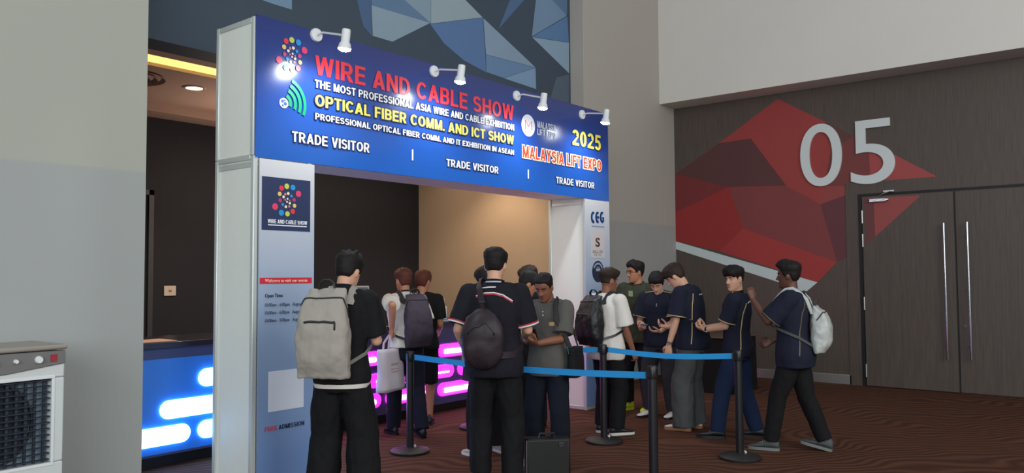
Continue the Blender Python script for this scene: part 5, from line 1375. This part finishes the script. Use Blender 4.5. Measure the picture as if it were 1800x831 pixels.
# ---- L: stooping man in navy polo and wide grey trousers
xL, yL_ = PX(1210, 8.2)
L_ = Fig(xL, yL_, 68, 1.71, lean=.10, hunch=.26, head=(.10,.62,0), LW=(-.24,.14,.86), LH=dict(d=(0,.12,-1), n=(.9,.3,0), curl=.3), RW=(.16,.30,1.04), RH=dict(d=(-.3,.85,.2), n=(-.2,-.3,.9)), LE=(-.4,-1,0), RF=(.10,.0,0,-.1), LF=(-.11,.04,0,.1), girth=1.03, pel=-.03)
o = make_body(L_, SK_L, 'tall stooping man in a navy polo and wide grey trousers'); hair(L_, o, H_brn, zf=.040, top=.030, side=.016, nape=-.055, seed=12, fringe=.014)
sh = shirt(L_, o, F_navy, hem=.84, ease=.036, flare=.016, sl=.86, r0=.086, r1=.096, seed=12); collar(L_, o, F_navy, h=.03); put_shirt_details(L_, o, sh, GOLD, sl=.86, r1=.099)
trousers(L_, o, F_gtr, wide=.055, seed=12, amp=.010, drop=.045); shoes(L_, o, S_wht, S_gum, S_wht); face_extras(L_, o, H_brn, LIP_L); watch(L_, o, 'L', mat('bracelet_silver', (150,150,152), .3, .8))

# ---- M: young man in navy polo and blue jeans looking our way
xM, yM = PX(1292, 7.75)
M_ = Fig(xM, yM, 80, 1.64, lean=-.02, hunch=.05, head=(.95,.10,0), LW=(-.06,.31,1.10), LH=dict(d=(.25,.85,.25), n=(.35,-.4,.8), curl=.95), RW=(.05,.31,1.12), RH=dict(d=(-.3,.85,.25), n=(-.3,-.4,.85), curl=.95), LE=(-.3,-.5,-1), RF=(.10,-.16,.0,0,0), LF=(-.10,.20,0,.1), pel=0)
o = make_body(M_, SK_L, 'young man with a fringe in a navy polo and blue jeans glancing at the camera'); hair(M_, o, H_blk, zf=.036, top=.028, side=.006, nape=-.03, seed=13, fringe=.016, ear=.024)
sh = shirt(M_, o, F_navy, hem=.84, ease=.030, sl=.84, r0=.080, r1=.090, seed=13); collar(M_, o, F_black, h=.04); put_shirt_details(M_, o, sh, GOLD, sl=.84, r1=.093)
trousers(M_, o, F_jeanb, wide=.014, seed=13); shoes(M_, o, S_blk, S_blk); face_extras(M_, o, H_blk, LIP_L); watch(M_, o, 'L', M_black)
wv, d, n = hold(M_, 'L'); phone(M_, wv+d*.125+n*.026, (.15,.80,.55), (0,-.6,.8), 'phone in the hands of the young man in blue jeans')

# ---- N: man walking left with raised hand
xN, yN = PX(1388, 7.2)
N_ = Fig(xN, yN, 82, 1.67, lean=.03, hunch=.05, head=(-.04,.02,0), LW=(-.15,.32,1.40), LH=dict(d=(.02,.18,.97), n=(.6,.5,0), curl=.7), LE=(-.25,-.1,-1), RW=(.16,.20,1.0), RH=dict(d=(-.2,.8,-.3), n=(-.8,-.3,.3)), RF=(.09,-.24,.015,0,-.22), LF=(-.09,.20,0,0), pel=-.02, girth=1.08)
o = make_body(N_, SK_DD, 'man walking left in a dark polo with one hand raised'); hair(N_, o, H_blk, zf=.074, top=.034, side=.012, nape=-.052, seed=14, quiff=.010)
sh = shirt(N_, o, F_navy, hem=.78, ease=.040, flare=.024, sl=.90, r0=.090, r1=.102, seed=14); collar(N_, o, mat('collar_pale_blue', (120, 150, 178), .7), h=.034, flare=.03); put_shirt_details(N_, o, sh, mat('olive_piping', (96,88,66), .6), sl=.90, r1=.105)
trousers(N_, o, F_blackt, wide=.010, seed=14, drop=-.005); shoes(N_, o, S_gry, mat('sole_grey', (112,116,114), .6, 0, .05), S_wht); face_extras(N_, o, H_blk, LIP_D)
backpack(N_, 'backpack', 'white translucent backpack on the man walking left', W=.28, H=.42, D=.18, zc=1.13, ease=.06, tilt=-.05, m=mat('white_vinyl', (176, 180, 176), .35, 0, .06, 8, .1, 60), dark=mat('strap_grey', (60,60,62), .6), pocket=False, strap_w=.045)
